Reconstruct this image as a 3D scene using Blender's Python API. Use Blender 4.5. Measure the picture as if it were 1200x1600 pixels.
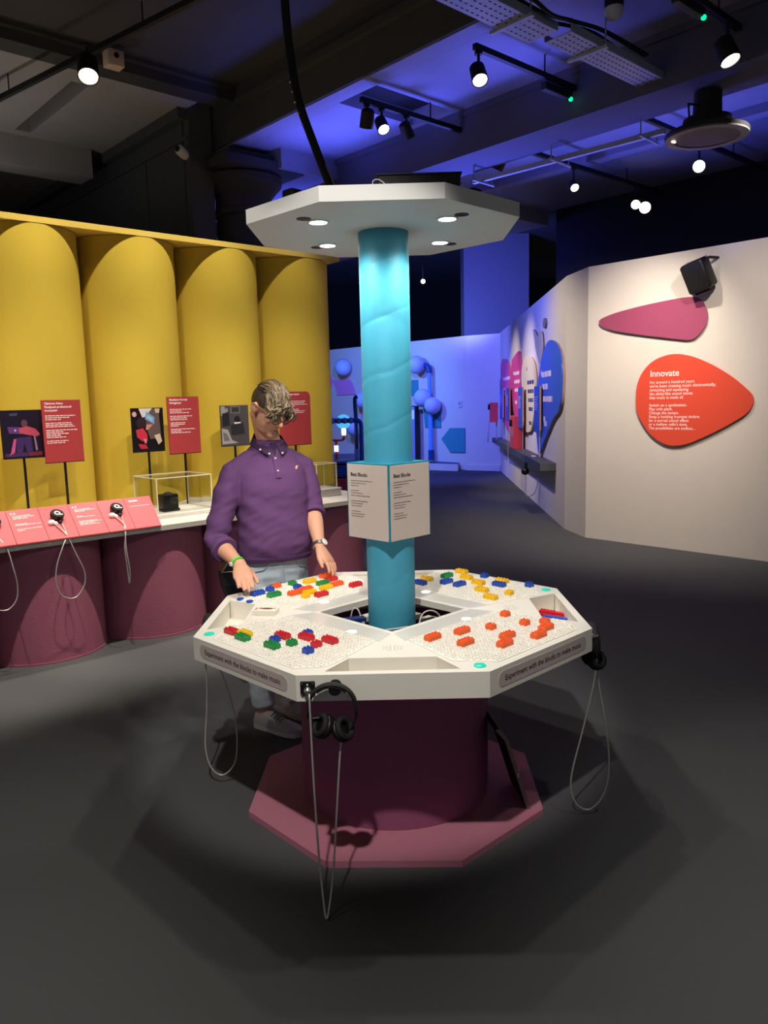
import bpy, bmesh, math, random
from math import sin, cos, pi, radians, sqrt, atan2
from mathutils import Vector, Matrix, Euler, noise as mnoise

for o in list(bpy.data.objects):
    bpy.data.objects.remove(o, do_unlink=True)
SC = bpy.context.scene
COL = SC.collection
random.seed(7)

# ------------------------------------------------------------------ camera
cam_d = bpy.data.cameras.new('camera')
cam = bpy.data.objects.new('camera', cam_d)
COL.objects.link(cam)
PITCH, ROLL = radians(8.204), radians(-1.391)
fw = Vector((0, cos(PITCH), -sin(PITCH)))
up0 = Vector((0, sin(PITCH), cos(PITCH)))
rt0 = Vector((1, 0, 0))
up = up0 * cos(ROLL) - rt0 * sin(ROLL)
rt = rt0 * cos(ROLL) + up0 * sin(ROLL)
m = Matrix.Identity(4)
for i in range(3):
    m[i][0], m[i][1], m[i][2] = rt[i], up[i], -fw[i]
m[0][3], m[1][3], m[2][3] = 0, 0, 1.65
cam.matrix_world = m
cam_d.sensor_fit = 'VERTICAL'
cam_d.sensor_height = 32.0
cam_d.lens = 1207.9 / 1600 * 32.0
cam_d.clip_start = 0.05
SC.camera = cam

# the hall's grid: s runs along the yellow display, w runs away from it into the wall (42 degrees to the camera)
GA = radians(42)
def hall(s, n, z=0.0):
    """hall grid (s along the display, n towards the viewer) to world"""
    return Vector((s * cos(GA) + n * sin(GA), s * sin(GA) - n * cos(GA), z))

# ------------------------------------------------------------------ world and exposure
W = bpy.data.worlds.new('hall_air')
SC.world = W
W.use_nodes = True
W.node_tree.nodes['Background'].inputs[0].default_value = (0.92, 0.93, 1.0, 1)
W.node_tree.nodes['Background'].inputs[1].default_value = 0.19
SC.view_settings.view_transform = 'Standard'
SC.view_settings.look = 'None'
SC.view_settings.gamma = 1.0
SC.view_settings.use_curve_mapping = False
SC.view_settings.exposure = 0.0
SC.cycles.transparent_max_bounces = 32

# ------------------------------------------------------------------ lights of the hall (spots on the tracks, blue floods, added fills)
def spot(name, loc, target, watt, color=(1, 0.86, 0.68), deg=40, blend=0.3, radius=0.04):
    d = bpy.data.lights.new(name, 'SPOT')
    d.energy = watt
    d.color = color
    d.spot_size = radians(deg)
    d.spot_blend = blend
    d.shadow_soft_size = radius
    o = bpy.data.objects.new(name, d)
    COL.objects.link(o)
    o.location = loc
    o.rotation_euler = (Vector(target) - Vector(loc)).to_track_quat('-Z', 'Y').to_euler()
    return o

WARM = (1.0, 0.87, 0.72)
BLUE = (0.11, 0.14, 1.0)
# key spot high above the viewer, a narrow beam on the kiosk and the man
spot('spot_key', (-0.36, 0.15, 4.35), (-0.10, 3.50, 0.45), 540, (1.0, 0.95, 0.88), 26.5, 0.35, 0.05)
# a second spot on the man
spot('spot_man', (-1.6, 0.9, 4.3), (-0.57, 3.9, 1.3), 300, (1.0, 0.92, 0.82), 26, 0.6, 0.05)
# added fill spots without fixtures, brightening the open carpet around the kiosk
for x_, y_ in ((-1.9, 1.7), (1.95, 2.0), (-1.0, 0.35), (1.1, 0.45), (2.6, 4.6)):
    spot('fill_floor', (x_, y_, 4.3), (x_ * 1.12, y_, 0), 225, (1.0, 0.94, 0.86), 58, 1.0, 0.06)
# spots on the yellow display (one per column), and on its plinths
for s_ in (0.55, 1.30, 2.10, 2.93, 3.76, 4.58, 5.3):
    spot('spot_display', hall(s_, -5.12, 4.4), hall(s_, -6.0, 1.9), 115, (1, 0.92, 0.82), 74, 0.5, 0.03)
for s_ in (1.1, 2.1, 3.1, 4.1):  # added frontal fill for the lower part of the yellow columns
    spot('fill_display_low', hall(s_, -3.5, 4.35), hall(s_ + 0.15, -6.1, 1.2), 215, (1, 0.92, 0.82), 36, 0.8, 0.03)
for s_ in (0.95, 1.75, 2.55, 3.4):
    spot('spot_plinth', hall(s_, -4.02, 4.4), hall(s_, -5.05, 0.35), 380, WARM, 30, 0.6, 0.03)
# spots on the red sign, and on the shaped panels of the right wall
spot('spot_sign', hall(6.15, -3.75, 3.72), hall(7.7, -4.75, 1.3), 380, (1, 0.87, 0.72), 80, 1.0, 0.05)
spot('spot_sign', hall(5.6, -2.2, 3.65), hall(7.7, -3.9, 1.3), 260, (1, 0.88, 0.76), 84, 1.0, 0.05)
spot('spot_panels', (0.1, 9.7, 3.72), (2.3, 10.3, 1.5), 230, WARM, 84, 1.0, 0.05)
spot('spot_panels', (0.0, 12.0, 3.9), (2.45, 13.0, 1.4), 380, WARM, 50, 0.8, 0.05)
spot('spot_panels', (0.3, 14.0, 3.9), (2.55, 14.9, 1.4), 300, WARM, 50, 0.8, 0.05)
# unseen upward fill added behind the yellow display to brighten the left ceiling
spot('fill_uplight', hall(2.2, -8.2, 2.9), hall(2.0, -8.0, 4.5), 26, (1.0, 0.93, 0.86), 165, 0.9, 0.1)
spot('fill_uplight', hall(1.0, -7.2, 3.2), hall(1.6, -5.8, 4.6), 10, (1.0, 0.93, 0.86), 150, 0.9, 0.1)
# blue floods of the far room, and unseen ones added below the ceiling bays
spot('flood_blue', (-0.2, 14.2, 3.7), (0.0, 19.0, 1.5), 1050, BLUE, 130, 0.6, 0.2)
spot('flood_blue', (-1.6, 16.5, 3.6), (-1.0, 20.5, 1.4), 620, (0.12, 0.3, 1.0), 120, 0.6, 0.2)
spot('flood_blue', (0.0, 11.6, 3.6), (3.0, 13.2, 2.1), 300, BLUE, 130, 0.8, 0.2)
spot('flood_blue', (0.9, 8.4, 2.6), (1.3, 7.6, 4.17), 300, BLUE, 128, 1.0, 0.2)  # unseen upward flood added to tint the ceiling bays
for n_, w_ in ((-6.1, 90), (-5.2, 75), (-3.9, 40)):  # unseen floods added close under the first bay for its blue glow
    spot('flood_blue', hall(4.85, n_, 3.4), hall(4.80, n_, 4.17), w_, BLUE, 116, 1.0, 0.15)
spot('flood_blue', hall(7.0, -3.6, 2.6), hall(7.0, -3.6, 4.17), 130, BLUE, 120, 1.0, 0.2)  # another added upward flood, no fixture
spot('flood_blue', (-0.9, 9.8, 2.2), (-0.9, 10.2, 4.0), 420, BLUE, 120, 0.9, 0.2)
spot('flood_blue', (1.6, 17.0, 3.4), (2.6, 19.6, 4.3), 330, BLUE, 120, 0.9, 0.2)

# ------------------------------------------------------------------ materials
def lin(c):
    return tuple(((v / 255) / 12.92 if v / 255 <= 0.04045 else ((v / 255 + 0.055) / 1.055) ** 2.4) for v in c)

MATS = {}
def mat(name, rgb, rough=0.6, metal=0.0, bump=0.0, scale=40.0, vary=0.0, spec=0.4, stretch=None, trans=0.0, emit=None, es=0.0, alpha=1.0):
    if name in MATS:
        return MATS[name]
    M = bpy.data.materials.new(name)
    M.use_nodes = True
    nt = M.node_tree
    b = nt.nodes['Principled BSDF']
    c = lin(rgb)
    b.inputs['Base Color'].default_value = (*c, 1)
    b.inputs['Roughness'].default_value = rough
    b.inputs['Metallic'].default_value = metal
    b.inputs['Specular IOR Level'].default_value = spec
    if trans:
        b.inputs['Transmission Weight'].default_value = trans
    if alpha < 1:
        b.inputs['Alpha'].default_value = alpha
    if emit:
        b.inputs['Emission Color'].default_value = (*lin(emit), 1)
        b.inputs['Emission Strength'].default_value = es
    if bump or vary:
        tc = nt.nodes.new('ShaderNodeTexCoord')
        mp = nt.nodes.new('ShaderNodeMapping')
        mp.inputs['Scale'].default_value = stretch or (1, 1, 1)
        nt.links.new(tc.outputs['Object'], mp.inputs[0])
        nz = nt.nodes.new('ShaderNodeTexNoise')
        nz.inputs['Scale'].default_value = scale
        nz.inputs['Detail'].default_value = 4
        nt.links.new(mp.outputs[0], nz.inputs['Vector'])
        if vary:
            mx = nt.nodes.new('ShaderNodeMix')
            mx.data_type = 'RGBA'
            mx.inputs[6].default_value = (*[min(1, v * (1 - vary)) for v in c], 1)
            mx.inputs[7].default_value = (*[min(1, v * (1 + vary)) for v in c], 1)
            nt.links.new(nz.outputs['Fac'], mx.inputs[0])
            nt.links.new(mx.outputs[2], b.inputs['Base Color'])
        if bump:
            bp = nt.nodes.new('ShaderNodeBump')
            bp.inputs['Strength'].default_value = bump
            bp.inputs['Distance'].default_value = 0.01
            nt.links.new(nz.outputs['Fac'], bp.inputs['Height'])
            nt.links.new(bp.outputs[0], b.inputs['Normal'])
    MATS[name] = M
    return M

def wrap_mat(name, rgb):
    """fabric wound round a pillar: one shallow helical crease, broken up by noise"""
    M = mat(name, rgb, 0.55)
    nt = M.node_tree
    b = nt.nodes['Principled BSDF']
    N = lambda t, **k: nt.nodes.new(t)
    tc = N('ShaderNodeTexCoord')
    sp = N('ShaderNodeSeparateXYZ')
    nt.links.new(tc.outputs['Object'], sp.inputs[0])
    def math(op, a, b_=None, c=None):
        n = nt.nodes.new('ShaderNodeMath')
        n.operation = op
        for i, v in enumerate((a, b_, c)):
            if v is None:
                continue
            if isinstance(v, (int, float)):
                n.inputs[i].default_value = v
            else:
                nt.links.new(v, n.inputs[i])
        return n.outputs[0]
    an = math('ARCTAN2', sp.outputs[0], math('MULTIPLY', sp.outputs[1], -1.0))
    nz = N('ShaderNodeTexNoise')
    nz.inputs['Scale'].default_value = 7.0
    nt.links.new(tc.outputs['Object'], nz.inputs['Vector'])
    h = math('SUBTRACT', sp.outputs[2], math('MULTIPLY', an, 0.0335))
    h = math('ADD', h, math('MULTIPLY', nz.outputs['Fac'], 0.05))
    fr = math('FRACT', math('DIVIDE', h, 0.2105))
    d = math('ABSOLUTE', math('SUBTRACT', fr, 0.5))
    cr = math('SMOOTH_MIN', math('MULTIPLY', d, 12.0), 1.0, 0.3)
    n2 = N('ShaderNodeTexNoise')
    n2.inputs['Scale'].default_value = 5.0
    nt.links.new(tc.outputs['Object'], n2.inputs['Vector'])
    ht = math('ADD', math('MULTIPLY', cr, n2.outputs['Fac']), math('MULTIPLY', n2.outputs['Fac'], 0.8))
    bp = N('ShaderNodeBump')
    bp.inputs['Strength'].default_value = 0.35
    bp.inputs['Distance'].default_value = 0.006
    nt.links.new(ht, bp.inputs['Height'])
    nt.links.new(bp.outputs[0], b.inputs['Normal'])
    return M

def glass_mat(name='clear_acrylic'):
    """thin clear acrylic sheet: mostly see-through, with a glossy sheen"""
    if name in MATS:
        return MATS[name]
    M = bpy.data.materials.new(name)
    M.use_nodes = True
    nt = M.node_tree
    nt.nodes.clear()
    out = nt.nodes.new('ShaderNodeOutputMaterial')
    tr = nt.nodes.new('ShaderNodeBsdfTransparent')
    tr.inputs[0].default_value = (0.95, 0.96, 0.95, 1)
    gl = nt.nodes.new('ShaderNodeBsdfGlossy')
    gl.inputs['Roughness'].default_value = 0.05
    fr = nt.nodes.new('ShaderNodeFresnel')
    fr.inputs[0].default_value = 1.35
    mx = nt.nodes.new('ShaderNodeMixShader')
    mt = nt.nodes.new('ShaderNodeMath')
    mt.operation = 'MULTIPLY'
    mt.inputs[1].default_value = 0.45
    nt.links.new(fr.outputs[0], mt.inputs[0])
    nt.links.new(mt.outputs[0], mx.inputs[0])
    nt.links.new(tr.outputs[0], mx.inputs[1])
    nt.links.new(gl.outputs[0], mx.inputs[2])
    nt.links.new(mx.outputs[0], out.inputs[0])
    MATS[name] = M
    return M

# ------------------------------------------------------------------ mesh builder
class MB:
    def __init__(self):
        self.v, self.f, self.mi = [], [], []
        self.cur = 0
    def add(self, vs, fs):
        k = len(self.v)
        self.v += [tuple(p) for p in vs]
        self.f += [tuple(i + k for i in f) for f in fs]
        self.mi += [self.cur] * len(fs)
        return self
    def box(self, c, d, rz=0.0, M=None):
        x, y, z = d[0] / 2, d[1] / 2, d[2] / 2
        vs = [Vector((a * x, b * y, e * z)) for e in (-1, 1) for b in (-1, 1) for a in (-1, 1)]
        R = Matrix.Rotation(rz, 3, 'Z') if M is None else M
        vs = [R @ p + Vector(c) for p in vs]
        return self.add(vs, [(0, 2, 3, 1), (4, 5, 7, 6), (0, 1, 5, 4), (2, 6, 7, 3), (0, 4, 6, 2), (1, 3, 7, 5)])
    def bbox(self, x0, x1, y0, y1, z0, z1):
        return self.box(((x0 + x1) / 2, (y0 + y1) / 2, (z0 + z1) / 2), (x1 - x0, y1 - y0, z1 - z0))
    def rbox(self, c, d, r=0.005, rz=0.0, M=None, seg=2):
        """bevelled box"""
        bm = bmesh.new()
        bmesh.ops.create_cube(bm, size=1.0)
        for v in bm.verts:
            v.co = Vector((v.co.x * d[0], v.co.y * d[1], v.co.z * d[2]))
        bmesh.ops.bevel(bm, geom=list(bm.edges), offset=r, segments=seg, affect='EDGES', profile=0.5)
        R = Matrix.Rotation(rz, 3, 'Z') if M is None else M
        bm.verts.ensure_lookup_table()
        vs = [R @ v.co + Vector(c) for v in bm.verts]
        fs = [[v.index for v in f.verts] for f in bm.faces]
        bm.free()
        return self.add(vs, fs)
    def prism(self, poly, z0, z1, f=None):
        """poly in x,y; f maps a Vector to its place"""
        n = len(poly)
        g = f or (lambda p: p)
        vs = [g(Vector((p[0], p[1], z0))) for p in poly] + [g(Vector((p[0], p[1], z1))) for p in poly]
        fs = [tuple(range(n))[::-1], tuple(range(n, 2 * n))] + [(i, (i + 1) % n, (i + 1) % n + n, i + n) for i in range(n)]
        return self.add(vs, fs)
    def ring(self, outer, inner, z0, z1):
        n = len(outer)
        vs = [(*p, z) for z in (z0, z1) for q in (outer, inner) for p in q]
        fs = []
        for i in range(n):
            j = (i + 1) % n
            fs += [(i, j, j + 2 * n, i + 2 * n), (n + j, n + i, i + 3 * n, j + 3 * n), (i + 2 * n, j + 2 * n, j + 3 * n, i + 3 * n), (j, i, n + i, n + j)]
        return self.add(vs, fs)
    def cyl(self, c, r, z0, z1, seg=24, r2=None, cap=True):
        r2 = r if r2 is None else r2
        vs = [(c[0] + r * cos(2 * pi * i / seg), c[1] + r * sin(2 * pi * i / seg), z0) for i in range(seg)]
        vs += [(c[0] + r2 * cos(2 * pi * i / seg), c[1] + r2 * sin(2 * pi * i / seg), z1) for i in range(seg)]
        fs = [(i, (i + 1) % seg, (i + 1) % seg + seg, i + seg) for i in range(seg)]
        if cap:
            fs += [tuple(range(seg))[::-1], tuple(range(seg, 2 * seg))]
        return self.add(vs, fs)
    def lathe(self, prof, seg=32, c=(0, 0, 0), M=None):
        """prof: list of (r, z)"""
        R = M or Matrix.Identity(3)
        vs, fs = [], []
        for r, z in prof:
            for i in range(seg):
                a = 2 * pi * i / seg
                vs.append(R @ Vector((r * cos(a), r * sin(a), z)) + Vector(c))
        for k in range(len(prof) - 1):
            for i in range(seg):
                j = (i + 1) % seg
                fs.append((k * seg + i, k * seg + j, (k + 1) * seg + j, (k + 1) * seg + i))
        fs.append(tuple(range(seg))[::-1])
        fs.append(tuple(range((len(prof) - 1) * seg, len(prof) * seg)))
        return self.add(vs, fs)
    def tube(self, pts, rad, seg=8, flat=1.0, closed=False, upv=(0, 0, 1)):
        """tube along points; rad a number or one per point; round ends"""
        P = [Vector(p) for p in pts]
        n = len(P)
        R = rad if isinstance(rad, (list, tuple)) else [rad] * n
        T = []
        for i in range(n):
            a = P[(i - 1) % n] if closed else P[max(0, i - 1)]
            b = P[(i + 1) % n] if closed else P[min(n - 1, i + 1)]
            t = (b - a)
            T.append(t.normalized() if t.length > 1e-9 else Vector((0, 0, 1)))
        ref = Vector(upv)
        if abs(T[0].dot(ref)) > 0.95:
            ref = Vector((0, 1, 0)) if abs(T[0].y) < 0.9 else Vector((1, 0, 0))
        nrm = (ref - T[0] * ref.dot(T[0])).normalized()
        vs, fs = [], []
        for i in range(n):
            nrm = (nrm - T[i] * nrm.dot(T[i]))
            nrm = nrm.normalized() if nrm.length > 1e-6 else T[i].orthogonal().normalized()
            bi = T[i].cross(nrm)
            for k in range(seg):
                a = 2 * pi * k / seg
                vs.append(P[i] + nrm * (cos(a) * R[i] * flat) + bi * (sin(a) * R[i]))
        m_ = n if closed else n - 1
        for i in range(m_):
            j = (i + 1) % n
            for k in range(seg):
                l = (k + 1) % seg
                fs.append((i * seg + k, i * seg + l, j * seg + l, j * seg + k))
        if not closed:
            fs.append(tuple(range(seg))[::-1])
            fs.append(tuple(range((n - 1) * seg, n * seg)))
        return self.add(vs, fs)
    def ball(self, c, r, seg=16, rings=10, M=None):
        r = r if isinstance(r, (list, tuple)) else (r, r, r)
        R = M or Matrix.Identity(3)
        vs = [R @ Vector((0, 0, -r[2])) + Vector(c)]
        for j in range(1, rings):
            p = pi * j / rings
            for i in range(seg):
                a = 2 * pi * i / seg
                vs.append(R @ Vector((r[0] * sin(p) * cos(a), r[1] * sin(p) * sin(a), -r[2] * cos(p))) + Vector(c))
        vs.append(R @ Vector((0, 0, r[2])) + Vector(c))
        fs = [(0, 1 + (i + 1) % seg, 1 + i) for i in range(seg)]
        for j in range(rings - 2):
            for i in range(seg):
                l = (i + 1) % seg
                fs.append((1 + j * seg + i, 1 + j * seg + l, 1 + (j + 1) * seg + l, 1 + (j + 1) * seg + i))
        top = len(vs) - 1
        o = 1 + (rings - 2) * seg
        fs += [(o + i, o + (i + 1) % seg, top) for i in range(seg)]
        return self.add(vs, fs)
    def loft(self, rings, cap=True):
        n = len(rings[0])
        vs = [p for r in rings for p in r]
        fs = []
        for k in range(len(rings) - 1):
            for i in range(n):
                j = (i + 1) % n
                fs.append((k * n + i, k * n + j, (k + 1) * n + j, (k + 1) * n + i))
        if cap:
            fs.append(tuple(range(n))[::-1])
            fs.append(tuple(range((len(rings) - 1) * n, len(rings) * n)))
        return self.add(vs, fs)
    def build(self, name, mats, parent=None, smooth=None, loc=None, rz=None, fix=True):
        me = bpy.data.meshes.new(name)
        me.from_pydata([tuple(p) for p in self.v], [], self.f)
        if fix:
            bm = bmesh.new()
            bm.from_mesh(me)
            bmesh.ops.recalc_face_normals(bm, faces=bm.faces)
            bm.to_mesh(me)
            bm.free()
        ms = mats if isinstance(mats, (list, tuple)) else [mats]
        for x in ms:
            me.materials.append(x)
        if len(ms) > 1:
            me.polygons.foreach_set('material_index', self.mi)
        if smooth:
            me.polygons.foreach_set('use_smooth', [True] * len(me.polygons))
            if smooth is not True:
                me.set_sharp_from_angle(angle=radians(smooth))
        me.update()
        o = bpy.data.objects.new(name, me)
        COL.objects.link(o)
        if parent:
            o.parent = parent
        if loc is not None:
            o.location = loc
        if rz is not None:
            o.rotation_euler = (0, 0, rz)
        return o

def tag(o, label=None, cat=None, group=None, kind=None):
    if label:
        o['label'] = label
    if cat:
        o['category'] = cat
    if group:
        o['group'] = group
    if kind:
        o['kind'] = kind
    return o

def thing(name, label, cat, loc=(0, 0, 0), rz=0.0, group=None):
    o = bpy.data.objects.new(name, None)
    o.empty_display_size = 0.1
    COL.objects.link(o)
    o.location = loc
    o.rotation_euler = (0, 0, rz)
    return tag(o, label, cat, group)

def copy_thing(root, loc, rz, label=None, group=None):
    r = root.copy()
    COL.objects.link(r)
    r.location = loc
    r.rotation_euler = (0, 0, rz)
    tag(r, label, None, group)
    for ch in list(root.children):
        c = ch.copy()
        COL.objects.link(c)
        c.parent = r
        for g in list(ch.children):
            d = g.copy()
            COL.objects.link(d)
            d.parent = c
    return r

def text_obj(name, body, size, M, material, parent=None, align='LEFT', extrude=0.0004, spacing=1.0, line=1.0, bold=0.0):
    cu = bpy.data.curves.new(name, 'FONT')
    cu.body = body
    cu.size = size
    cu.align_x = align
    cu.extrude = extrude
    cu.space_character = spacing
    cu.space_line = line
    cu.offset = bold
    cu.resolution_u = 3
    tmp = bpy.data.objects.new(name, cu)
    COL.objects.link(tmp)
    dg = bpy.context.evaluated_depsgraph_get()
    me = bpy.data.meshes.new_from_object(tmp.evaluated_get(dg))
    bpy.data.objects.remove(tmp, do_unlink=True)
    me.materials.clear()
    me.materials.append(material)
    me.transform(M)
    o = bpy.data.objects.new(name, me)
    COL.objects.link(o)
    if parent:
        o.parent = parent
    return o

def frame(origin, xdir, zdir=(0, 0, 1)):
    """matrix whose local x is xdir, local y is zdir (text baseline and up), local z the normal"""
    x = Vector(xdir).normalized()
    y = Vector(zdir).normalized()
    z = x.cross(y)
    M = Matrix.Identity(4)
    for i in range(3):
        M[i][0], M[i][1], M[i][2], M[i][3] = x[i], y[i], z[i], origin[i]
    return M

def smooth_path(pts, n=8, closed=False):
    """Catmull-Rom through points"""
    P = [Vector(p) for p in pts]
    out = []
    k = len(P)
    rng = range(k) if closed else range(k - 1)
    for i in rng:
        if closed:
            a, b, c, d = P[(i - 1) % k], P[i], P[(i + 1) % k], P[(i + 2) % k]
        else:
            a, b, c, d = P[max(0, i - 1)], P[i], P[i + 1], P[min(k - 1, i + 2)]
        for j in range(n):
            t = j / n
            out.append(0.5 * ((2 * b) + (c - a) * t + (2 * a - 5 * b + 4 * c - d) * t * t + (3 * b - a - 3 * c + d) * t ** 3))
    if not closed:
        out.append(P[-1])
    return out

def sheet(poly, holes, z0, z1):
    """flat sheet with holes, as (verts, faces)"""
    cu = bpy.data.curves.new('tmp', 'CURVE')
    cu.dimensions = '2D'
    cu.fill_mode = 'BOTH'
    cu.extrude = (z1 - z0) / 2
    for pl in [poly] + holes:
        sp = cu.splines.new('POLY')
        sp.points.add(len(pl) - 1)
        for p, q in zip(sp.points, pl):
            p.co = (q[0], q[1], 0, 1)
        sp.use_cyclic_u = True
    tmp = bpy.data.objects.new('tmp', cu)
    COL.objects.link(tmp)
    dg = bpy.context.evaluated_depsgraph_get()
    me = bpy.data.meshes.new_from_object(tmp.evaluated_get(dg))
    vs = [(v.co.x, v.co.y, v.co.z + (z0 + z1) / 2) for v in me.vertices]
    fs = [tuple(p.vertices) for p in me.polygons]
    bpy.data.objects.remove(tmp, do_unlink=True)
    bpy.data.meshes.remove(me)
    return vs, fs

def remeshed(name, mb, voxel, material, parent=None, smooth_it=4, smooth_f=0.5, disp=None):
    """join overlapping solids into ONE continuous surface"""
    o = mb.build(name + '_tmp', material)
    r = o.modifiers.new('r', 'REMESH')
    r.mode = 'VOXEL'
    r.voxel_size = voxel
    r.use_smooth_shade = True
    s = o.modifiers.new('s', 'SMOOTH')
    s.factor = smooth_f
    s.iterations = smooth_it
    dg = bpy.context.evaluated_depsgraph_get()
    me = bpy.data.meshes.new_from_object(o.evaluated_get(dg))
    me.name = name
    bpy.data.objects.remove(o, do_unlink=True)
    me.materials.clear()
    for x in (material if isinstance(material, (list, tuple)) else [material]):
        me.materials.append(x)
    if disp:
        me.update()
        nn = [v.normal.copy() for v in me.vertices]
        for v, n_ in zip(me.vertices, nn):
            v.co += n_ * disp(v.co)
    me.polygons.foreach_set('use_smooth', [True] * len(me.polygons))
    q = bpy.data.objects.new(name, me)
    COL.objects.link(q)
    if parent:
        q.parent = parent
    return q

# ================================================================== THE SETTING
def hp(poly):
    return [tuple(hall(s, n)[:2]) for s, n in poly]
def hbox(mb, s0, s1, n0, n1, z0, z1):
    return mb.prism(hp([(s0, n0), (s0, n1), (s1, n1), (s1, n0)]), z0, z1)
def structure(name, mb, m_, smooth=None):
    return tag(mb.build(name, m_, smooth=smooth), kind='structure')

m_floor = mat('carpet_grey', (80, 81, 82), 0.95, bump=0.25, scale=420, vary=0.22, spec=0.1)
m_black = mat('ceiling_black', (58, 58, 61), 0.85, vary=0.15, scale=3)
m_grey = mat('ceiling_grey', (150, 147, 148), 0.9, vary=0.08, scale=4)
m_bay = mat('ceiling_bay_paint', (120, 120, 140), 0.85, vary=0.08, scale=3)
m_white = mat('wall_white', (216, 208, 198), 0.8, vary=0.03, scale=6, bump=0.03)
m_dark = mat('wall_charcoal', (68, 70, 73), 0.9, vary=0.1, scale=5)
m_navy = mat('wall_navy', (26, 26, 44), 0.9)
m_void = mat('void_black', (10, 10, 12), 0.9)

mb = MB()
mb.prism([(-16, -5), (14, -5), (14, 30), (-16, 30)], -0.1, 0.0)
structure('floor', mb, m_floor)

# near ceiling and left bay
mb = MB(); hbox(mb, -7, 4.28, -6.72, 6, 4.62, 4.8); structure('ceiling', mb, m_black)
mb = MB()
hbox(mb, -7, 2.9, -13, -6.95, 4.5, 4.7)
hbox(mb, 3.06, 4.0, -13, -6.95, 4.5, 4.7)
hbox(mb, 2.9, 3.06, -7.2, -6.95, 4.5, 4.7)
hbox(mb, 2.9, 3.06, -13, -8.75, 4.5, 4.7)
structure('ceiling', mb, m_grey)
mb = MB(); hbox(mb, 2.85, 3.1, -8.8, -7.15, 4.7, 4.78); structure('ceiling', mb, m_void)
# bays beyond the cross beam, lit blue
mb = MB()
hbox(mb, 4.48, 5.465, -14, -5.42, 4.17, 4.3)
hbox(mb, 4.48, 5.465, -4.94, 6, 4.17, 4.3)
hbox(mb, 5.36, 5.465, -5.42, -4.94, 4.17, 4.3)
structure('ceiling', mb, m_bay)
mb = MB(); hbox(mb, 4.40, 5.42, -5.5, -4.9, 4.3, 4.4); structure('ceiling', mb, m_void)  # recess top coloured black for the unlit depth inside
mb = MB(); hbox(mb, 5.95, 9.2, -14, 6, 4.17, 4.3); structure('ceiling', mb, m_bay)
mb = MB(); hbox(mb, 9.2, 24, -24, 2, 5.6, 5.75); hbox(mb, 9.2, 9.3, -24, -6.55, 4.17, 5.6); structure('ceiling', mb, m_dark)

# beams and mouldings
mb = MB()
hbox(mb, -7, 4.28, -6.95, -6.72, 4.5, 4.75)
hbox(mb, -7, 4.22, -6.72, -6.66, 4.585, 4.62)
structure('trim_1', mb, m_black)
mb = MB()
hbox(mb, 4.28, 4.48, -14, 6, 4.17, 4.75)
hbox(mb, 4.22, 4.28, -6.66, 6, 4.44, 4.5)
hbox(mb, 4.25, 4.28, -6.66, 6, 4.5, 4.62)
structure('trim_2', mb, m_black)
mb = MB(); hbox(mb, 4.30, 4.46, -14, 6, 4.16, 4.17); structure('trim_2', mb, m_bay)
mb = MB()
hbox(mb, 5.465, 5.95, -14, 6, 3.8, 4.3)
hbox(mb, 5.43, 5.465, -14, 6, 4.12, 4.17)
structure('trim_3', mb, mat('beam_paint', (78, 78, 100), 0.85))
mb = MB(); hbox(mb, -7, 3.75, -9.25, -8.9, 4.2, 4.5); structure('trim_4', mb, m_grey)
mb = MB(); hbox(mb, 4.75, 9.2, -9.2, -6.68, 3.98, 4.17); structure('trim_5', mb, m_bay)
mb = MB(); hbox(mb, 7.4, 7.55, -14, 6, 4.09, 4.17); structure('trim_6', mb, m_bay)
mb = MB()
hbox(mb, 3.9, 4.0, -13, -7.16, 4.4, 4.5)
hbox(mb, 3.97, 4.0, -13, -7.16, 4.22, 4.25)
structure('trim_7', mb, m_dark)

# dark hall walls
mb = MB(); hbox(mb, 4.0, 4.25, -13, -7.15, 0, 4.75); structure('wall_left', mb, m_dark)
mb = MB(); hbox(mb, 3.99, 4.0, -8.12, -8.09, 2.9, 4.2); hbox(mb, 3.985, 4.0, -7.30, -7.26, 2.9, 4.4); structure('trim_8', mb, m_dark)
mb = MB(); hbox(mb, -7, 4.2, -13.2, -13, 0, 4.7); structure('wall_left', mb, m_dark)
mb = MB(); hbox(mb, 9.2, 9.4, -6.55, 6, 0, 4.17); structure('wall_back', mb, m_navy)
mb = MB(); mb.bbox(-16, 12, 27, 27.2, 0, 5.7); structure('wall_back', mb, m_void)
mb = MB(); mb.bbox(2.10, 3.70, 19.6, 20.4, 0, 5.6); structure('wall_back', mb, mat('pier_grey', (120, 120, 130), 0.85))

# white exhibition walls on the right and at the far end
def wall_run(name, pts, h, th, m_):
    """wall along a polyline, thickness to the right of its direction"""
    n = len(pts)
    out = []
    for i in range(n):
        d0 = (Vector(pts[i]) - Vector(pts[i - 1])).normalized() if i else None
        d1 = (Vector(pts[i + 1]) - Vector(pts[i])).normalized() if i < n - 1 else None
        d = (d0 + d1).normalized() if d0 and d1 else (d0 or d1)
        out.append(Vector(pts[i]) + Vector((d.y, -d.x)) * th)
    mb = MB()
    for i in range(n - 1):
        mb.prism([pts[i], pts[i + 1], tuple(out[i + 1]), tuple(out[i])], 0, h)
    return structure(name, mb, m_)

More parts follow.
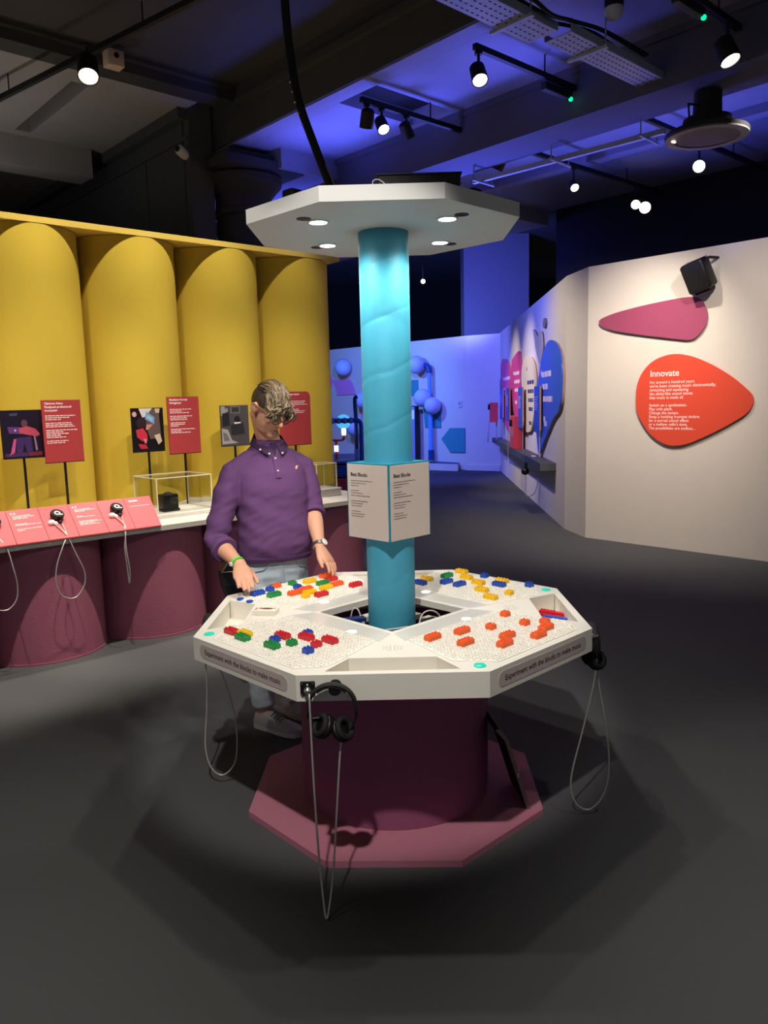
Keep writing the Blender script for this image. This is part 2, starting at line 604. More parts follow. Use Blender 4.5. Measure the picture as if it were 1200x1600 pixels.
WA0 = Vector((2.357, 8.945)); WAD = Vector((0.669, -0.743))      # wall with the red sign
WC0 = Vector((2.26, 9.58)); WCD = (Vector((2.669, 17.5)) - WC0).normalized()
WF0 = Vector((1.96, 17.94)); WFD = Vector((-0.669, 0.743))
wall_run('wall_right', [tuple(WA0 + WAD * 5.0), tuple(WA0), tuple(WC0), (2.669, 17.5)], 3.075, 0.14, m_white)
wall_run('wall_far', [(2.669, 17.5), tuple(WF0), tuple(WF0 + WFD * 9)], 3.06, 0.14, m_white)
mb = MB()
e1 = Vector((1.96, 17.94)); e2 = Vector((2.669, 17.5)); dd = (e2 - e1).normalized(); nn_ = Vector((dd.y, -dd.x))
mb.prism([tuple(e1), tuple(e2), tuple(e2 + nn_ * 0.03), tuple(e1 + nn_ * 0.03)], 0, 0.13)
structure('baseboard_far', mb, m_white)

# ================================================================== THE KIOSK
KX, KY, KR = 0.0232, 3.1397, -0.0104
ZT = 0.7812
m_cream = mat('kiosk_cream', (222, 217, 206), 0.5, vary=0.02, scale=12, bump=0.02)
m_plate = mat('baseplate_white', (236, 232, 222), 0.4)
m_plum = mat('drum_plum', (138, 74, 104), 0.8, vary=0.05, scale=20)
m_mauve = mat('base_mauve', (176, 110, 128), 0.75, vary=0.05, scale=30)
m_teal = wrap_mat('pillar_turquoise', (66, 158, 188))
m_edge = mat('sign_edge_teal', (30, 130, 150), 0.5)
m_glassy = mat('frosted_strip', (214, 212, 204), 0.12, spec=0.6)
m_blk = mat('black_plastic', (14, 14, 15), 0.4)
m_blks = mat('black_soft', (18, 18, 19), 0.75)
m_steel = mat('steel', (190, 188, 182), 0.3, metal=1.0)
m_steelc = mat('steel_cable', (196, 192, 186), 0.4, metal=0.5)
m_print = mat('print_black', (26, 22, 22), 0.7)
m_printw = mat('print_white', (244, 226, 222), 0.7)
m_wire = mat('white_cable', (214, 200, 202), 0.5)

def octagon(a, rot=0.0):
    R = a / cos(pi / 8)
    return [(R * cos(pi / 8 + k * pi / 4 + rot), R * sin(pi / 8 + k * pi / 4 + rot)) for k in range(8)]
def side(ang, out, t, z=None):
    """kiosk side frame: out along the side's normal, t along its tangent"""
    a = radians(ang)
    p = (out * cos(a) - t * sin(a), out * sin(a) + t * cos(a))
    return p if z is None else (*p, z)

kiosk = thing('music_kiosk', 'octagonal white music table on a plum drum with turquoise pillar and lit canopy', 'table', (KX, KY, 0), KR)
mb = MB(); mb.prism(octagon(0.59, -0.021), 0.0, 0.025)
tag(mb.build('base_plate', m_mauve, kiosk), 'flat mauve octagonal base plate')
mb = MB(); mb.lathe([(0.395, 0.0255), (0.395, 0.692), (0.37, 0.692), (0.37, 0.655), (0.001, 0.655)], 64)
tag(mb.build('drum', m_plum, kiosk, smooth=40), 'dark plum cylindrical drum')

trays = []
T0 = [(-0.222, -0.724), (-0.150, -0.598), (0.150, -0.598), (0.222, -0.724)]
for k in range(4):
    a = k * pi / 2
    trays.append([(x * cos(a) - y * sin(a), x * sin(a) + y * cos(a)) for x, y in T0])
OP = 0.212
opening = [side(45 + 90 * k, OP, OP) for k in range(4)]
mb = MB()
mb.add(*sheet(octagon(0.7545), trays + [opening], 0.771, ZT))
mb.ring(octagon(0.7545), octagon(0.7262), 0.693, 0.771)
mb.add(*sheet(octagon(0.7262), [[(0.385 * cos(-i * pi / 16), 0.385 * sin(-i * pi / 16)) for i in range(32)]], 0.693, 0.700))
for t in trays:
    c = Vector((sum(p[0] for p in t) / 4, sum(p[1] for p in t) / 4))
    o_ = [tuple(c + (Vector(p) - c) * 1.09) for p in t]
    # three inner walls of the pocket (the apron closes the fourth)
    for i in range(3):
        mb.prism([t[i], t[i + 1], o_[i + 1], o_[i]], 0.70, 0.771)
top = mb.build('table_top', m_cream, kiosk)
# slim rim of the opening and the white wooden rails below it
mb = MB()
op2 = [side(45 + 90 * k, OP + 0.012, OP + 0.012) for k in range(4)]
mb.ring(op2, opening, 0.754, 0.771)
mb.build('opening_rim', m_cream, kiosk)
for k, (t0, t1) in enumerate(((-0.175, -0.01), (0.03, 0.18))):
    for ang in (45, 135):
        mb = MB()
        p = [side(ang, 0.214, t0), side(ang, 0.214, t1), side(ang, 0.172, t1), side(ang, 0.172, t0)]
        mb.prism(p, 0.695, 0.717)
        mb.build('support_rail', mat('rail_white', (214, 206, 190), 0.6), kiosk)
mb = MB()
for ang in (45, 135):
    mb.prism([side(ang, 0.222, -0.19), side(ang, 0.222, 0.19), side(ang, 0.19, 0.19), side(ang, 0.19, -0.19)], 0.656, 0.695)
mb.build('rail_bracket', mat('dark_ply', (38, 26, 22), 0.8), kiosk)

# studded plates, glossy strips, lights
PLATE = [(0.335, -0.25), (0.335, 0.25), (0.60, 0.325), (0.645, 0.322), (0.722, 0.262), (0.722, -0.225), (0.66, -0.268), (0.60, -0.318)]
def inside(poly, x, y, m_=0.0):
    n = len(poly); s = None
    for i in range(n):
        ax, ay = poly[i]; bx, by = poly[(i + 1) % n]
        L = sqrt((bx - ax) ** 2 + (by - ay) ** 2)
        d = ((bx - ax) * (y - ay) - (by - ay) * (x - ax)) / L
        if -d < m_:
            return False
    return True
PL_CCW = PLATE[::-1] if False else PLATE
PITCHS = 0.016
ANG = {'front left': -135, 'front right': -45, 'back right': 45, 'back left': 135}
ZP = ZT + 0.003
BR = {}
BR['back left'] = [
 ('blue', 4, .637, .217, 't', "long blue toy block beside the fingertips of the man's resting hand"),
 ('blue', 2, .657, .142, 't', "short blue toy block between the man's resting hand and the short orange block"),
 ('orange', 2, .693, .076, 't', "short orange toy block in front of the man's jeans"),
 ('green', 4, .561, .190, 't', "long green toy block nearest the man's resting hand"),
 ('green', 2, .672, .005, 't', "short green toy block alone at the edge before the man's jeans"),
 ('yellow', 4, .640, -.086, 't', "long yellow toy block alone near the man's edge, left of orange and red ones"),
 ('green', 4, .556, -.090, 't', "long green toy block just in front of the lone yellow block on the man's board"),
 ('orange', 4, .668, -.226, 't', "long orange toy block right under the man's pointing left hand"),
 ('red', 4, .600, -.175, 't', "long red toy block in front of the orange one under the man's hand"),
 ('orange', 4, .492, -.125, 't', "long orange toy block at the right end of the yellow row on the man's board"),
 ('blue', 2, .596, .034, 't', "short blue toy block behind the orange and yellow row on the man's board"),
 ('yellow', 4, .486, -.045, 't', "long yellow toy block in the middle of the row, left of its right-end orange block"),
 ('orange', 4, .530, .030, 't', "long orange toy block tucked behind the two yellow blocks of the row"),
 ('orange', 4, .517, .110, 't', "long orange toy block at the left end of the row on the man's board"),
 ('yellow', 4, .470, .066, 't', "long yellow toy block in the row, touching the short yellow block"),
 ('yellow', 2, .432, .118, 't', "short yellow toy block at the near left corner of the row on the man's board"),
 ('red', 4, .408, .045, 't', "long red toy block in front of the yellow row on the man's board"),
 ('red', 4, .424, -.168, 't', "long red toy block alone between the man's board row and the pillar")]
BR['front left'] = [
 ('red', 4, .658, -.245, 't', 'long red toy block beside the left teal light'),
 ('yellow', 4, .618, -.158, 't', 'long yellow toy block behind the green one near the left teal light'),
 ('green', 4, .660, -.125, 't', 'long green toy block in front of the yellow one on the front left board'),
 ('red', 4, .545, -.030, 't', 'long red toy block touching the short blue block on the front left board'),
 ('blue', 2, .590, -.015, 't', 'short blue toy block between red and green long blocks on the front left board'),
 ('green', 4, .636, .030, 't', 'long green toy block in front of the short blue one, middle of front left board'),
 ('green', 2, .575, .070, 't', 'short green toy block in the middle of the front left board'),
 ('blue', 2, .462, .020, 't', 'short blue toy block behind the long red one near the front left strip light'),
 ('red', 4, .500, .055, 't', 'long red toy block in front of the rear short blue one, front left board'),
 ('red', 4, .465, .140, 't', 'long red toy block farthest right on the front left board'),
 ('red', 2, .530, .145, 't', 'short red toy block behind the front short blue block'),
 ('blue', 2, .585, .170, 't', 'short blue toy block nearest the front on the front left board')]
BR['front right'] = [
 ('orange', 4, .404, -.187, 't', 'long orange toy block nearest the pillar on the all-orange board'),
 ('orange', 4, .429, -.061, 't', 'long orange toy block beside the strip light of the all-orange board'),
 ('orange', 4, .527, -.166, 't', 'long orange toy block alone in the left middle of the all-orange board'),
 ('orange', 2, .484, .056, 't', 'short orange toy block alone in the centre of the all-orange board'),
 ('orange', 2, .421, .223, 't', 'short orange toy block farthest back on the all-orange board'),
 ('orange', 2, .547, .172, 't', 'short orange toy block nearest the right tray'),
 ('orange', 4, .590, .002, 't', 'long orange toy block behind the front one, middle of the all-orange board'),
 ('orange', 4, .645, -.088, 't', 'long orange toy block nearest the front teal light'),
 ('orange', 2, .592, .232, 't', 'short orange toy block topmost of the right cluster of orange blocks'),
 ('orange', 4, .635, .168, 't', 'long orange toy block in the middle of the right cluster of three'),
 ('orange', 4, .680, .082, 't', 'long orange toy block nearest the outer edge in the right cluster')]
BR['back right'] = [
 ('blue', 4, .401, .210, 't', 'long blue toy block half hidden behind the pillar'),
 ('yellow', 4, .484, .235, 't', 'long yellow toy block behind the blue one beside the pillar'),
 ('green', 4, .585, .216, 'o', 'only green toy block on the back right board'),
 ('blue', 4, .492, .135, 'o', 'long blue toy block pointing away in front of the green block'),
 ('blue', 4, .491, .048, 'o', 'long blue toy block pointing away alone in the middle of the back right board'),
 ('yellow', 4, .700, .215, 't', 'long yellow toy block farthest back on the table'),
 ('yellow', 4, .628, .110, 't', 'long yellow toy block second from the back on the back right board'),
 ('yellow', 4, .575, -.002, 't', 'long yellow toy block in the centre of the back right board'),
 ('yellow', 4, .484, -.099, 't', 'long yellow toy block just behind the nearest yellow block'),
 ('yellow', 4, .395, -.205, 't', 'long yellow toy block nearest the viewer on the back right board'),
 ('yellow', 2, .514, -.231, 't', 'short yellow toy block near the right tray'),
 ('blue', 4, .610, -.090, 't', 'long blue toy block in front of a yellow one at the back right edge'),
 ('yellow', 4, .675, -.065, 't', 'long yellow toy block behind the long blue one at the back right edge'),
 ('blue', 2, .705, .060, 't', 'short blue toy block alone at the far back right edge'),
 ('blue', 2, .690, -.200, 't', 'short blue toy block beside the back right teal light')]
BCOL = {'red': (206, 30, 40), 'blue': (26, 72, 176), 'green': (20, 138, 66), 'yellow': (240, 190, 24), 'orange': (240, 98, 38)}
for c_, v_ in BCOL.items():
    mat('block_' + c_, v_, 0.28, spec=0.5)

def brick_mesh(n4):
    """toy block: bevelled hollow-looking body and studs"""
    L = 0.0636 if n4 else 0.0318
    body = MB(); body.rbox((0, 0, 0.0096), (L, 0.0318, 0.0192), 0.0012, seg=1)
    st = MB()
    for i in range(4 if n4 else 2):
        for j in range(2):
            st.cyl((-L / 2 + 0.0079 + i * 0.016, -0.008 + j * 0.016), 0.0048, 0.0192, 0.0236, 10)
    return body, st
proto_meshes = {}
def brick(col, n, pos, rz, label, group):
    key = (col, n)
    if key not in proto_meshes:
        b, s = brick_mesh(n == 4)
        bo = b.build('block_body', MATS['block_' + col])
        so = s.build('block_studs', MATS['block_' + col], smooth=40)
        proto_meshes[key] = (bo.data, so.data)
        bpy.data.objects.remove(bo); bpy.data.objects.remove(so)
    r = thing('toy_block', label, 'toy block', pos, rz, group)
    for nm, me in zip(('block_body', 'block_studs'), proto_meshes[key]):
        c = bpy.data.objects.new(nm, me)
        COL.objects.link(c)
        c.parent = r
    return r

KM = Matrix.Translation((KX, KY, 0)) @ Matrix.Rotation(KR, 4, 'Z')
for bname, ang in ANG.items():
    placed = []
    for (c_, n_, out, t, ori, lab) in BR[bname]:
        hx, hy = (0.016, 0.032 if n_ == 4 else 0.016)
        if ori == 'o':
            hx, hy = hy, hx
        best = None
        for di in range(-5, 6):
            for dj in range(-5, 6):
                o2 = round(out / PITCHS) * PITCHS + di * PITCHS
                t2 = round(t / PITCHS) * PITCHS + dj * PITCHS
                if any(abs(o2 - p[0]) < hx + p[2] - 1e-4 and abs(t2 - p[1]) < hy + p[3] - 1e-4 for p in placed):
                    continue
                if not all(inside(PL_CCW, o2 + a * hx, t2 + b * hy, 0.002) for a in (-1, 1) for b in (-1, 1)):
                    continue
                d = (o2 - out) ** 2 + (t2 - t) ** 2
                if best is None or d < best[0]:
                    best = (d, o2, t2)
        if best is None:
            print('NO ROOM', bname, c_, out, t)
            continue
        _, o2, t2 = best
        placed.append((o2, t2, hx, hy))
        p = KM @ Vector(side(ang, o2, t2, ZP))
        brick(c_, n_, p, KR + radians(ang) + (pi / 2 if ori == 't' else 0), lab, 'toy blocks on the %s board' % bname)
    pl = MB(); pl.prism([side(ang, a, b) for a, b in PLATE], ZT - 0.001, ZP)
    plate = pl.build('stud_board', m_plate, kiosk)
    sb = MB()
    i0 = int(0.33 / PITCHS)
    for i in range(i0, 47):
        for j in range(-22, 23):
            o2, t2 = (i + 0.5) * PITCHS, (j + 0.5) * PITCHS
            if not inside(PL_CCW, o2, t2, 0.006):
                continue
            if any(abs(o2 - p[0]) < p[2] and abs(t2 - p[1]) < p[3] for p in placed):
                continue
            sb.cyl(side(ang, o2, t2), 0.0048, ZP, ZP + 0.0044, 8)
    tag(sb.build('studs', m_plate, plate, smooth=40, fix=False), kind='stuff')
    st = MB(); st.prism([side(ang, 0.236, -0.226), side(ang, 0.236, 0.226), side(ang, 0.330, 0.262), side(ang, 0.330, -0.262)], ZT - 0.001, ZT + 0.0012)
    strip = st.build('glossy_strip', m_glassy, kiosk)
    ld = MB(); cc = side(ang, 0.318, 0.100); ld.cyl(cc, 0.019, ZT + 0.0012, ZT + 0.0022, 20)
    tag(ld.build('strip_light', mat('led_white', (255, 255, 255), 0.4, emit=(235, 240, 255), es=6), strip), 'small round white light in the strip')
    if bname != 'back left':
        ld = MB(); cc = side(ang, 0.697, -0.292); ld.lathe([(0.021, 0), (0.021, 0.003), (0.017, 0.006), (0.004, 0.007)], 20, (*cc, ZT))
        tag(ld.build('light_button', mat('led_teal', (30, 170, 150), 0.3, emit=(40, 215, 170), es=0.45), kiosk, smooth=50), 'round button glowing teal')
for ang, n_ in ((-90, 0), (0, 1), (180, 2)):
    sp = MB()
    for rr, num in ((0.010, 6), (0.018, 10), (0.026, 14), (0.034, 10)):
        for k in range(num):
            a = 2 * pi * k / num
            if rr == 0.034 and abs(sin(a)) < 0.3:
                continue
            c_ = side(ang, 0.497 + rr * sin(a) * 0.9, rr * 1.25 * cos(a))
            sp.cyl(c_, 0.0016, ZT - 0.0005, ZT + 0.0004, 6)
    tag(sp.build('speaker_holes', mat('hole_dark', (70, 66, 60), 0.9), kiosk), kind='stuff')
# printed label strips on the slanted front sides
for ang in (-135, -45):
    nx, ny = cos(radians(ang)), sin(radians(ang))
    xd = Vector((-ny, nx, 0))
    hw, hh, rr = 0.268, 0.0265, 0.024
    poly = []
    for cx_, cy_, a0 in ((hw - rr, hh - rr, 0), (-hw + rr, hh - rr, 90), (-hw + rr, -hh + rr, 180), (hw - rr, -hh + rr, 270)):
        for q in range(5):
            a = radians(a0 + q * 22.5)
            poly.append((cx_ + rr * cos(a), cy_ + rr * sin(a)))
    F = frame((nx * 0.7545, ny * 0.7545, 0.738), xd)
    mb = MB(); mb.prism(poly, -0.001, 0.0012, lambda p: F @ p)
    lp = mb.build('label_strip', mat('label_grey_pink', (190, 172, 166), 0.5), kiosk)
    tx = text_obj('label_text', 'Experiment with the blocks to make music', 0.0285, frame((nx * 0.7558, ny * 0.7558, 0.7295), xd) @ Matrix.Translation((-0.222, 0, 0)), m_print, lp, bold=0.0001)
    w_ = max(v.co.length for v in tx.data.vertices)
    xs = [(F.inverted() @ v.co).x for v in tx.data.vertices]
    sc_ = 0.462 / (max(xs) - min(xs))
    for v in tx.data.vertices:
        l = F.inverted() @ v.co
        l.x = (l.x - min(xs)) * sc_ - 0.232
        v.co = F @ l
# jacks and headphone hooks on three sides
for ang, tj, th_ in ((-90, -0.275, -0.185), (0, -0.26, -0.19), (180, 0.0, -0.06)):
    nx, ny = cos(radians(ang)), sin(radians(ang))
    F = frame(side(ang, 0.7545, tj, 0.738), (-ny, nx, 0))
    mb = MB(); mb.rbox((0, 0, 0.003), (0.048, 0.048, 0.007), 0.004)
    mb2 = MB(); mb2.lathe([(0.012, 0), (0.012, 0.012), (0.009, 0.018), (0.007, 0.03)], 14, (0, -0.003, 0.006))
    mb2.ball((0, 0.013, 0.009), 0.005, 8, 6)
    for a in (-1, 1):
        for b in (-1, 1):
            mb2.cyl((a * 0.018, b * 0.018), 0.003, 0.006, 0.008, 8)
    for q in (mb, mb2):
        q.v = [tuple(F @ Vector(p)) for p in q.v]
    j = mb.build('jack_plate', m_blk, kiosk)
    tag(mb2.build('jack_plug', m_steel, j, smooth=40), 'silver plug with cable end')
    F = frame(side(ang, 0.7545, th_, 0.745), (-ny, nx, 0))
    mb = MB(); mb.lathe([(0.021, 0), (0.021, 0.004), (0.012, 0.008), (0.011, 0.030), (0.021, 0.034), (0.020, 0.040)], 18)
    mb.v = [tuple(F @ Vector(p)) for p in mb.v]
    mb.build('headphone_hook', m_blk, kiosk, smooth=40)
# pillar
mb = MB(); mb.lathe([(0.0985, 0.680), (0.0985, 2.2975)], 48)
tag(mb.build('pillar', m_teal, kiosk, smooth=60), 'turquoise fabric-wrapped pillar with diagonal creases')
mb = MB(); mb.lathe([(0.094, 0.656), (0.094, 0.682)], 40)
mb.box((-0.012, -0.0965, 0.700), (0.095, 0.012, 0.036))  # black block stands in for the dark notch at the pillar base
mb.build('pillar_foot_notch', m_blk, kiosk, smooth=40)
# canopy
CZ0, CZ1 = 2.2975, 2.348
mb = MB(); mb.prism(octagon(0.497), CZ0, CZ1)
m_can = mat('canopy_white', (230, 230, 226), 0.55)
can = tag(mb.build('canopy', m_can, kiosk), 'white octagonal canopy disc')
m_lamp = mat('lamp_disc', (255, 250, 240), 0.4, emit=(255, 240, 215), es=40)
for a, b in ((-1, -1), (1, -1), (-1, 1), (1, 1)):
    x, y = a * 0.234, b * 0.213
    mb = MB(); mb.ring([(x + 0.040 * cos(i * pi / 12), y + 0.040 * sin(i * pi / 12)) for i in range(24)], [(x + 0.032 * cos(i * pi / 12), y + 0.032 * sin(i * pi / 12)) for i in range(24)], CZ0 - 0.004, CZ0)
    mb.cur = 1
    mb.cyl((x, y), 0.032, CZ0 - 0.0015, CZ0 + 0.001, 24)
    tag(mb.build('downlight', [m_can, m_lamp], can), 'small round recessed downlight, lit')
    mb = MB(); mb.cyl((a * 0.281, b * 0.268 if b < 0 else 0.252), 0.026, CZ0 - 0.002, CZ0 + 0.001, 24)  # dark disc colours in the shade of an empty hole
    tag(mb.build('blank_hole', mat('hole_brown', (58, 44, 36), 0.5), can), 'small dark disc for an empty hole in the canopy')
    p = KM @ Vector((x, y, CZ0 - 0.02))
    spot('spot_downlight', p, p + Vector((0, 0, -1)), 21, (1.0, 0.94, 0.84), 150, 0.6, 0.028)

# ================================================================== THINGS AT THE KIOSK
def kw(x, y, z):
    return KM @ Vector((x, y, z))

# information box on the pillar
sgn = thing('sign_box', 'square information box turned edge-on around the turquoise pillar, printed Beat Blocks', 'sign', (KX - 0.002, KY, 1.10), radians(45))
HS = 0.119
mb = MB()
sq = [(-HS, -HS), (HS, -HS), (HS, HS), (-HS, HS)]
hole = [(0.0990 * cos(-i * pi / 16), 0.0990 * sin(-i * pi / 16)) for i in range(32)]
mb.add(*sheet(sq, [hole], 0.0, 0.305))
tag(mb.build('box_core', m_edge, sgn), 'teal box core showing at the edges')
m_sign = mat('sign_cream', (206, 192, 184), 0.55)
LINES_A = [(0.232, 0.125), (0.222, 0.092), (0.212, 0.045), (0.192, 0.052), (0.182, 0.072), (0.172, 0.108), (0.150, 0.100), (0.140, 0.068), (0.130, 0.068), (0.108, 0.052), (0.098, 0.078), (0.088, 0.072)]
for (fx, fy) in ((-1, 0), (0, -1)):
    xd = Vector((-fy, fx, 0))
    o_ = Vector((fx * HS, fy * HS, 0))
    F = frame(o_, xd)
    mb = MB()
    mb.add([F @ Vector(p) for p in ((-HS + 0.006, 0.002, 0), (HS - 0.006, 0.002, 0), (HS - 0.006, 0.300, 0), (-HS + 0.006, 0.300, 0), (-HS + 0.006, 0.002, 0.002), (HS - 0.006, 0.002, 0.002), (HS - 0.006, 0.300, 0.002), (-HS + 0.006, 0.300, 0.002))],
           [(0, 1, 2, 3), (4, 5, 6, 7), (0, 1, 5, 4), (1, 2, 6, 5), (2, 3, 7, 6), (3, 0, 4, 7)])
    face = mb.build('sign_face', m_sign, sgn)
    text_obj('heading', 'Beat Blocks', 0.0205, F @ Matrix.Translation((-0.095, 0.252, 0.0022)), m_print, face, bold=0.0003)
    mb = MB()
    rnd = random.Random(5)
    for z_, w_ in LINES_A:
        x = -0.095
        while x < -0.095 + w_ - 0.004:
            l = min(rnd.uniform(0.006, 0.018), -0.095 + w_ - x)
            mb.prism([(x, z_), (x + l, z_), (x + l, z_ + 0.0027), (x, z_ + 0.0027)], 0.002, 0.0026, lambda p: F @ p)
            x += l + 0.0022
    tag(mb.build('small_print', mat('print_grey', (112, 102, 98), 0.7), face), kind='stuff')

# headphones ------------------------------------------------------
def headphones(label, loc, rz, cable, group):
    """hang on a hook at the local origin; local x across, y towards the viewer side is negative"""
    h = thing('headphones', label, 'headphones', loc, rz, group)
    arc = [(0.075 * cos(a), -0.004, -0.068 + 0.072 * sin(a)) for a in [radians(-14 + i * 208 / 24) for i in range(25)]]
    mb = MB(); mb.tube(arc, [0.007] * 25, 10, flat=2.0, upv=(0, 1, 0))
    mb.build('headband', m_blks, h, smooth=60)
    mb = MB(); mb.tube([(x * 0.90, y, -0.068 + (z + 0.068) * 0.90) for x, y, z in arc[7:18]], 0.0055, 8, flat=2.2, upv=(0, 1, 0))
    mb.build('headband_pad', m_blks, h, smooth=60)
    for sx, ty, tz in ((-1, 0.5, -0.150), (1, -0.55, -0.162)):
        c = Vector((sx * 0.030, -0.012, tz + 0.018))
        R = Euler((radians(12), radians(sx * 58), radians(sx * -18))).to_matrix()
        mb = MB(); mb.lathe([(0.012, -0.020), (0.034, -0.017), (0.041, -0.008), (0.042, 0.004), (0.038, 0.008)], 24, c, R)
        cup = mb.build('ear_cup', m_blk, h, smooth=50)
        mb = MB()
        ringp = [c + R @ Vector((0.030 * cos(i * pi / 12), 0.030 * sin(i * pi / 12), 0.013)) for i in range(24)]
        mb.tube(ringp, 0.0105, 8, closed=True)
        mb.build('ear_cushion', m_blks, cup, smooth=True)
        mb = MB()
        e = Vector((sx * 0.072, -0.004, -0.088))
        mb.tube(smooth_path([e + Vector((0, 0, 0.012)), e + Vector((sx * 0.003, 0, -0.020)), c + R @ Vector((0.036, 0, -0.012)), c + R @ Vector((0.0, 0, -0.020))], 5), 0.0045, 8)
        mb.build('yoke', m_blk, h, smooth=True)
    mb = MB()
    mb.tube(smooth_path(cable, 8), 0.0033, 8)
    cb = tag(mb.build('cable', m_steelc, h, smooth=True), 'steel-sheathed looping cable')
    mb = MB(); mb.tube([Vector(cable[-1]) + Vector((0, 0, 0.0)), Vector(cable[-1]) * 0.75 + Vector(cable[-2]) * 0.25], 0.0042, 8)
    mb.build('cable_boot', m_blk, cb, smooth=True)
    return h

# front: hook at local (-0.185, -0.79); cable from the jack at (-0.275) down to the floor and up to the cup
hx = kw(-0.196, -0.782, 0.757)
def relc(pts, base, rz):
    R = Matrix.Rotation(-rz, 3, 'Z')
    return [R @ (Vector(p) - base) for p in pts]
fc = [(-0.252, 2.350, 0.732), (-0.250, 2.338, 0.690), (-0.247, 2.336, 0.45), (-0.238, 2.32, 0.20), (-0.225, 2.285, 0.06), (-0.217, 2.268, 0.012), (-0.208, 2.278, 0.035), (-0.193, 2.31, 0.14), (-0.176, 2.335, 0.34), (-0.160, 2.345, 0.53), (-0.150, 2.345, 0.598)]
headphones('black headphones on the front side of the music table, cable reaching the floor', hx, KR, relc(fc, hx, KR), 'headphones hung on the music table')
hx2 = kw(0.782, -0.19, 0.757)
rc = [(0.800, 2.885, 0.735), (0.812, 2.89, 0.70), (0.806, 2.89, 0.56), (0.765, 2.89, 0.36), (0.722, 2.885, 0.18), (0.717, 2.88, 0.095), (0.745, 2.875, 0.035), (0.795, 2.875, 0.022), (0.848, 2.88, 0.085), (0.868, 2.89, 0.20), (0.855, 2.90, 0.36), (0.832, 2.92, 0.52), (0.826, 2.925, 0.60)]
headphones('black headphones at the right side of the music table, seen edge-on', hx2, KR + pi / 2, relc(rc, hx2, KR + pi / 2), 'headphones hung on the music table')
hx3 = kw(-0.782, -0.0 + 0.06, 0.757)
lc = [(-0.765, 3.14, 0.735), (-0.775, 3.15, 0.69), (-0.782, 3.20, 0.50), (-0.795, 3.22, 0.33), (-0.805, 3.20, 0.17), (-0.78, 3.19, 0.075), (-0.73, 3.19, 0.045), (-0.675, 3.19, 0.11), (-0.665, 3.20, 0.26), (-0.69, 3.21, 0.40), (-0.73, 3.21, 0.53), (-0.785, 3.21, 0.60)]
headphones('black headphones at the far left side of the music table, mostly hidden', hx3, KR - pi / 2, relc(lc, hx3, KR - pi / 2), 'headphones hung on the music table')

# card box on the table
mb = MB(); mb.rbox((0, 0, 0.011), (0.098, 0.062, 0.022), 0.0012, seg=1)
cbx = thing('card_box', 'small white card box with dark red printing lying on the table by the left tray', 'box', kw(-0.525, -0.012, ZT), KR + radians(-8))
b_ = mb.build('box_body', mat('card_white', (232, 224, 208), 0.6), cbx)
mb = MB(); mb.ball((0.004, 0.004, 0.022), (0.026, 0.014, 0.0008), 20, 6)
mb.box((-0.024, 0.006, 0.0222), (0.010, 0.014, 0.0006)); mb.box((0.034, 0.010, 0.0222), (0.014, 0.006, 0.0006))
mb.build('print', mat('print_maroon', (110, 44, 52), 0.6), b_)
mb = MB(); mb.box((-0.040, -0.004, 0.0222), (0.010, 0.034, 0.0006))
mb.build('print', mat('print_rose', (206, 130, 120), 0.6), b_)

# blue counters under the fingertips
for (px, lab) in (((-0.678, 0.228), 'round blue counter at the rim, left of the man\'s fingertips'), ((-0.628, 0.182), 'round blue counter just below the man\'s fingertips')):
    mb = MB(); mb.lathe([(0.015, 0), (0.016, 0.002), (0.016, 0.007), (0.013, 0.009)], 20)
    o = mb.build('blue_counter', MATS['block_blue'], None, smooth=40, loc=kw(*px, ZT))
    tag(o, lab, 'counter', 'blue counters by the man\'s hand')

# things in the right tray
def bar(name, label, cat, loc, rz, d, m_, studs=False):
    t = thing(name, label, cat, loc, rz)
    mb = MB(); mb.rbox((0, 0, d[2] / 2), d, 0.003); b = mb.build('bar', m_, t)
    if studs:
        mb = MB()
        for i in range(5):
            mb.cyl((-d[0] / 2 + 0.01 + i * 0.014, 0), 0.005, d[2], d[2] + 0.004, 8)
        mb.build('studs', m_, b, smooth=40)
    return t
bar('toy_plank', 'long red toy strip with studs lying in the right tray', 'toy block', kw(0.688, 0.078, 0.701), radians(-38), (0.12, 0.026, 0.040), MATS['block_red'], True)
bar('toy_plank', 'dark red toy strip between the studded red and the blue strip in the right tray', 'toy block', kw(0.672, 0.042, 0.701), radians(-36), (0.10, 0.020, 0.036), mat('block_dark_red', (170, 16, 40), 0.3))
bar('toy_plank', 'long blue toy strip in front of the red ones in the right tray', 'toy block', kw(0.682, 0.002, 0.701), radians(-34), (0.11, 0.026, 0.038), MATS['block_blue'])

# equipment in the table's open centre
ZW = 0.6555
def block(name, label, cat, loc, rz, d, m_, r=0.004, part='casing', extra=None):
    t = thing(name, label, cat, loc, rz)
    mb = MB(); mb.rbox((0, 0, d[2] / 2), d, r); b = mb.build(part, m_, t)
    if extra:
        extra(b, d)
    return t
def slots(b, d):
    mb = MB()
    for i in range(4):
        mb.box((d[0] * (-0.3 + 0.2 * i), 0, d[2] + 0.0006), (d[0] * 0.08, d[1] * 0.6, 0.0012))
    mb.build('vent', m_blks, b)
block('power_unit', 'black power unit in the table centre right of the pillar', 'power unit', kw(0.160, 0.03, ZW), radians(40), (0.085, 0.06, 0.075), m_blk, extra=slots)
block('plug_adapter', 'small black adapter in front of the power unit in the table centre', 'adapter', kw(0.175, -0.055, ZW), radians(15), (0.05, 0.04, 0.06), m_blks, extra=slots)
def clips(b, d):
    mb = MB()
    for i in (-1, 1):
        mb.box((d[0] * 0.35 * i, -d[1] / 2 - 0.0008, d[2] * 0.75), (0.012, 0.0016, 0.012))
    mb.build('label_tag', m_wire, b)
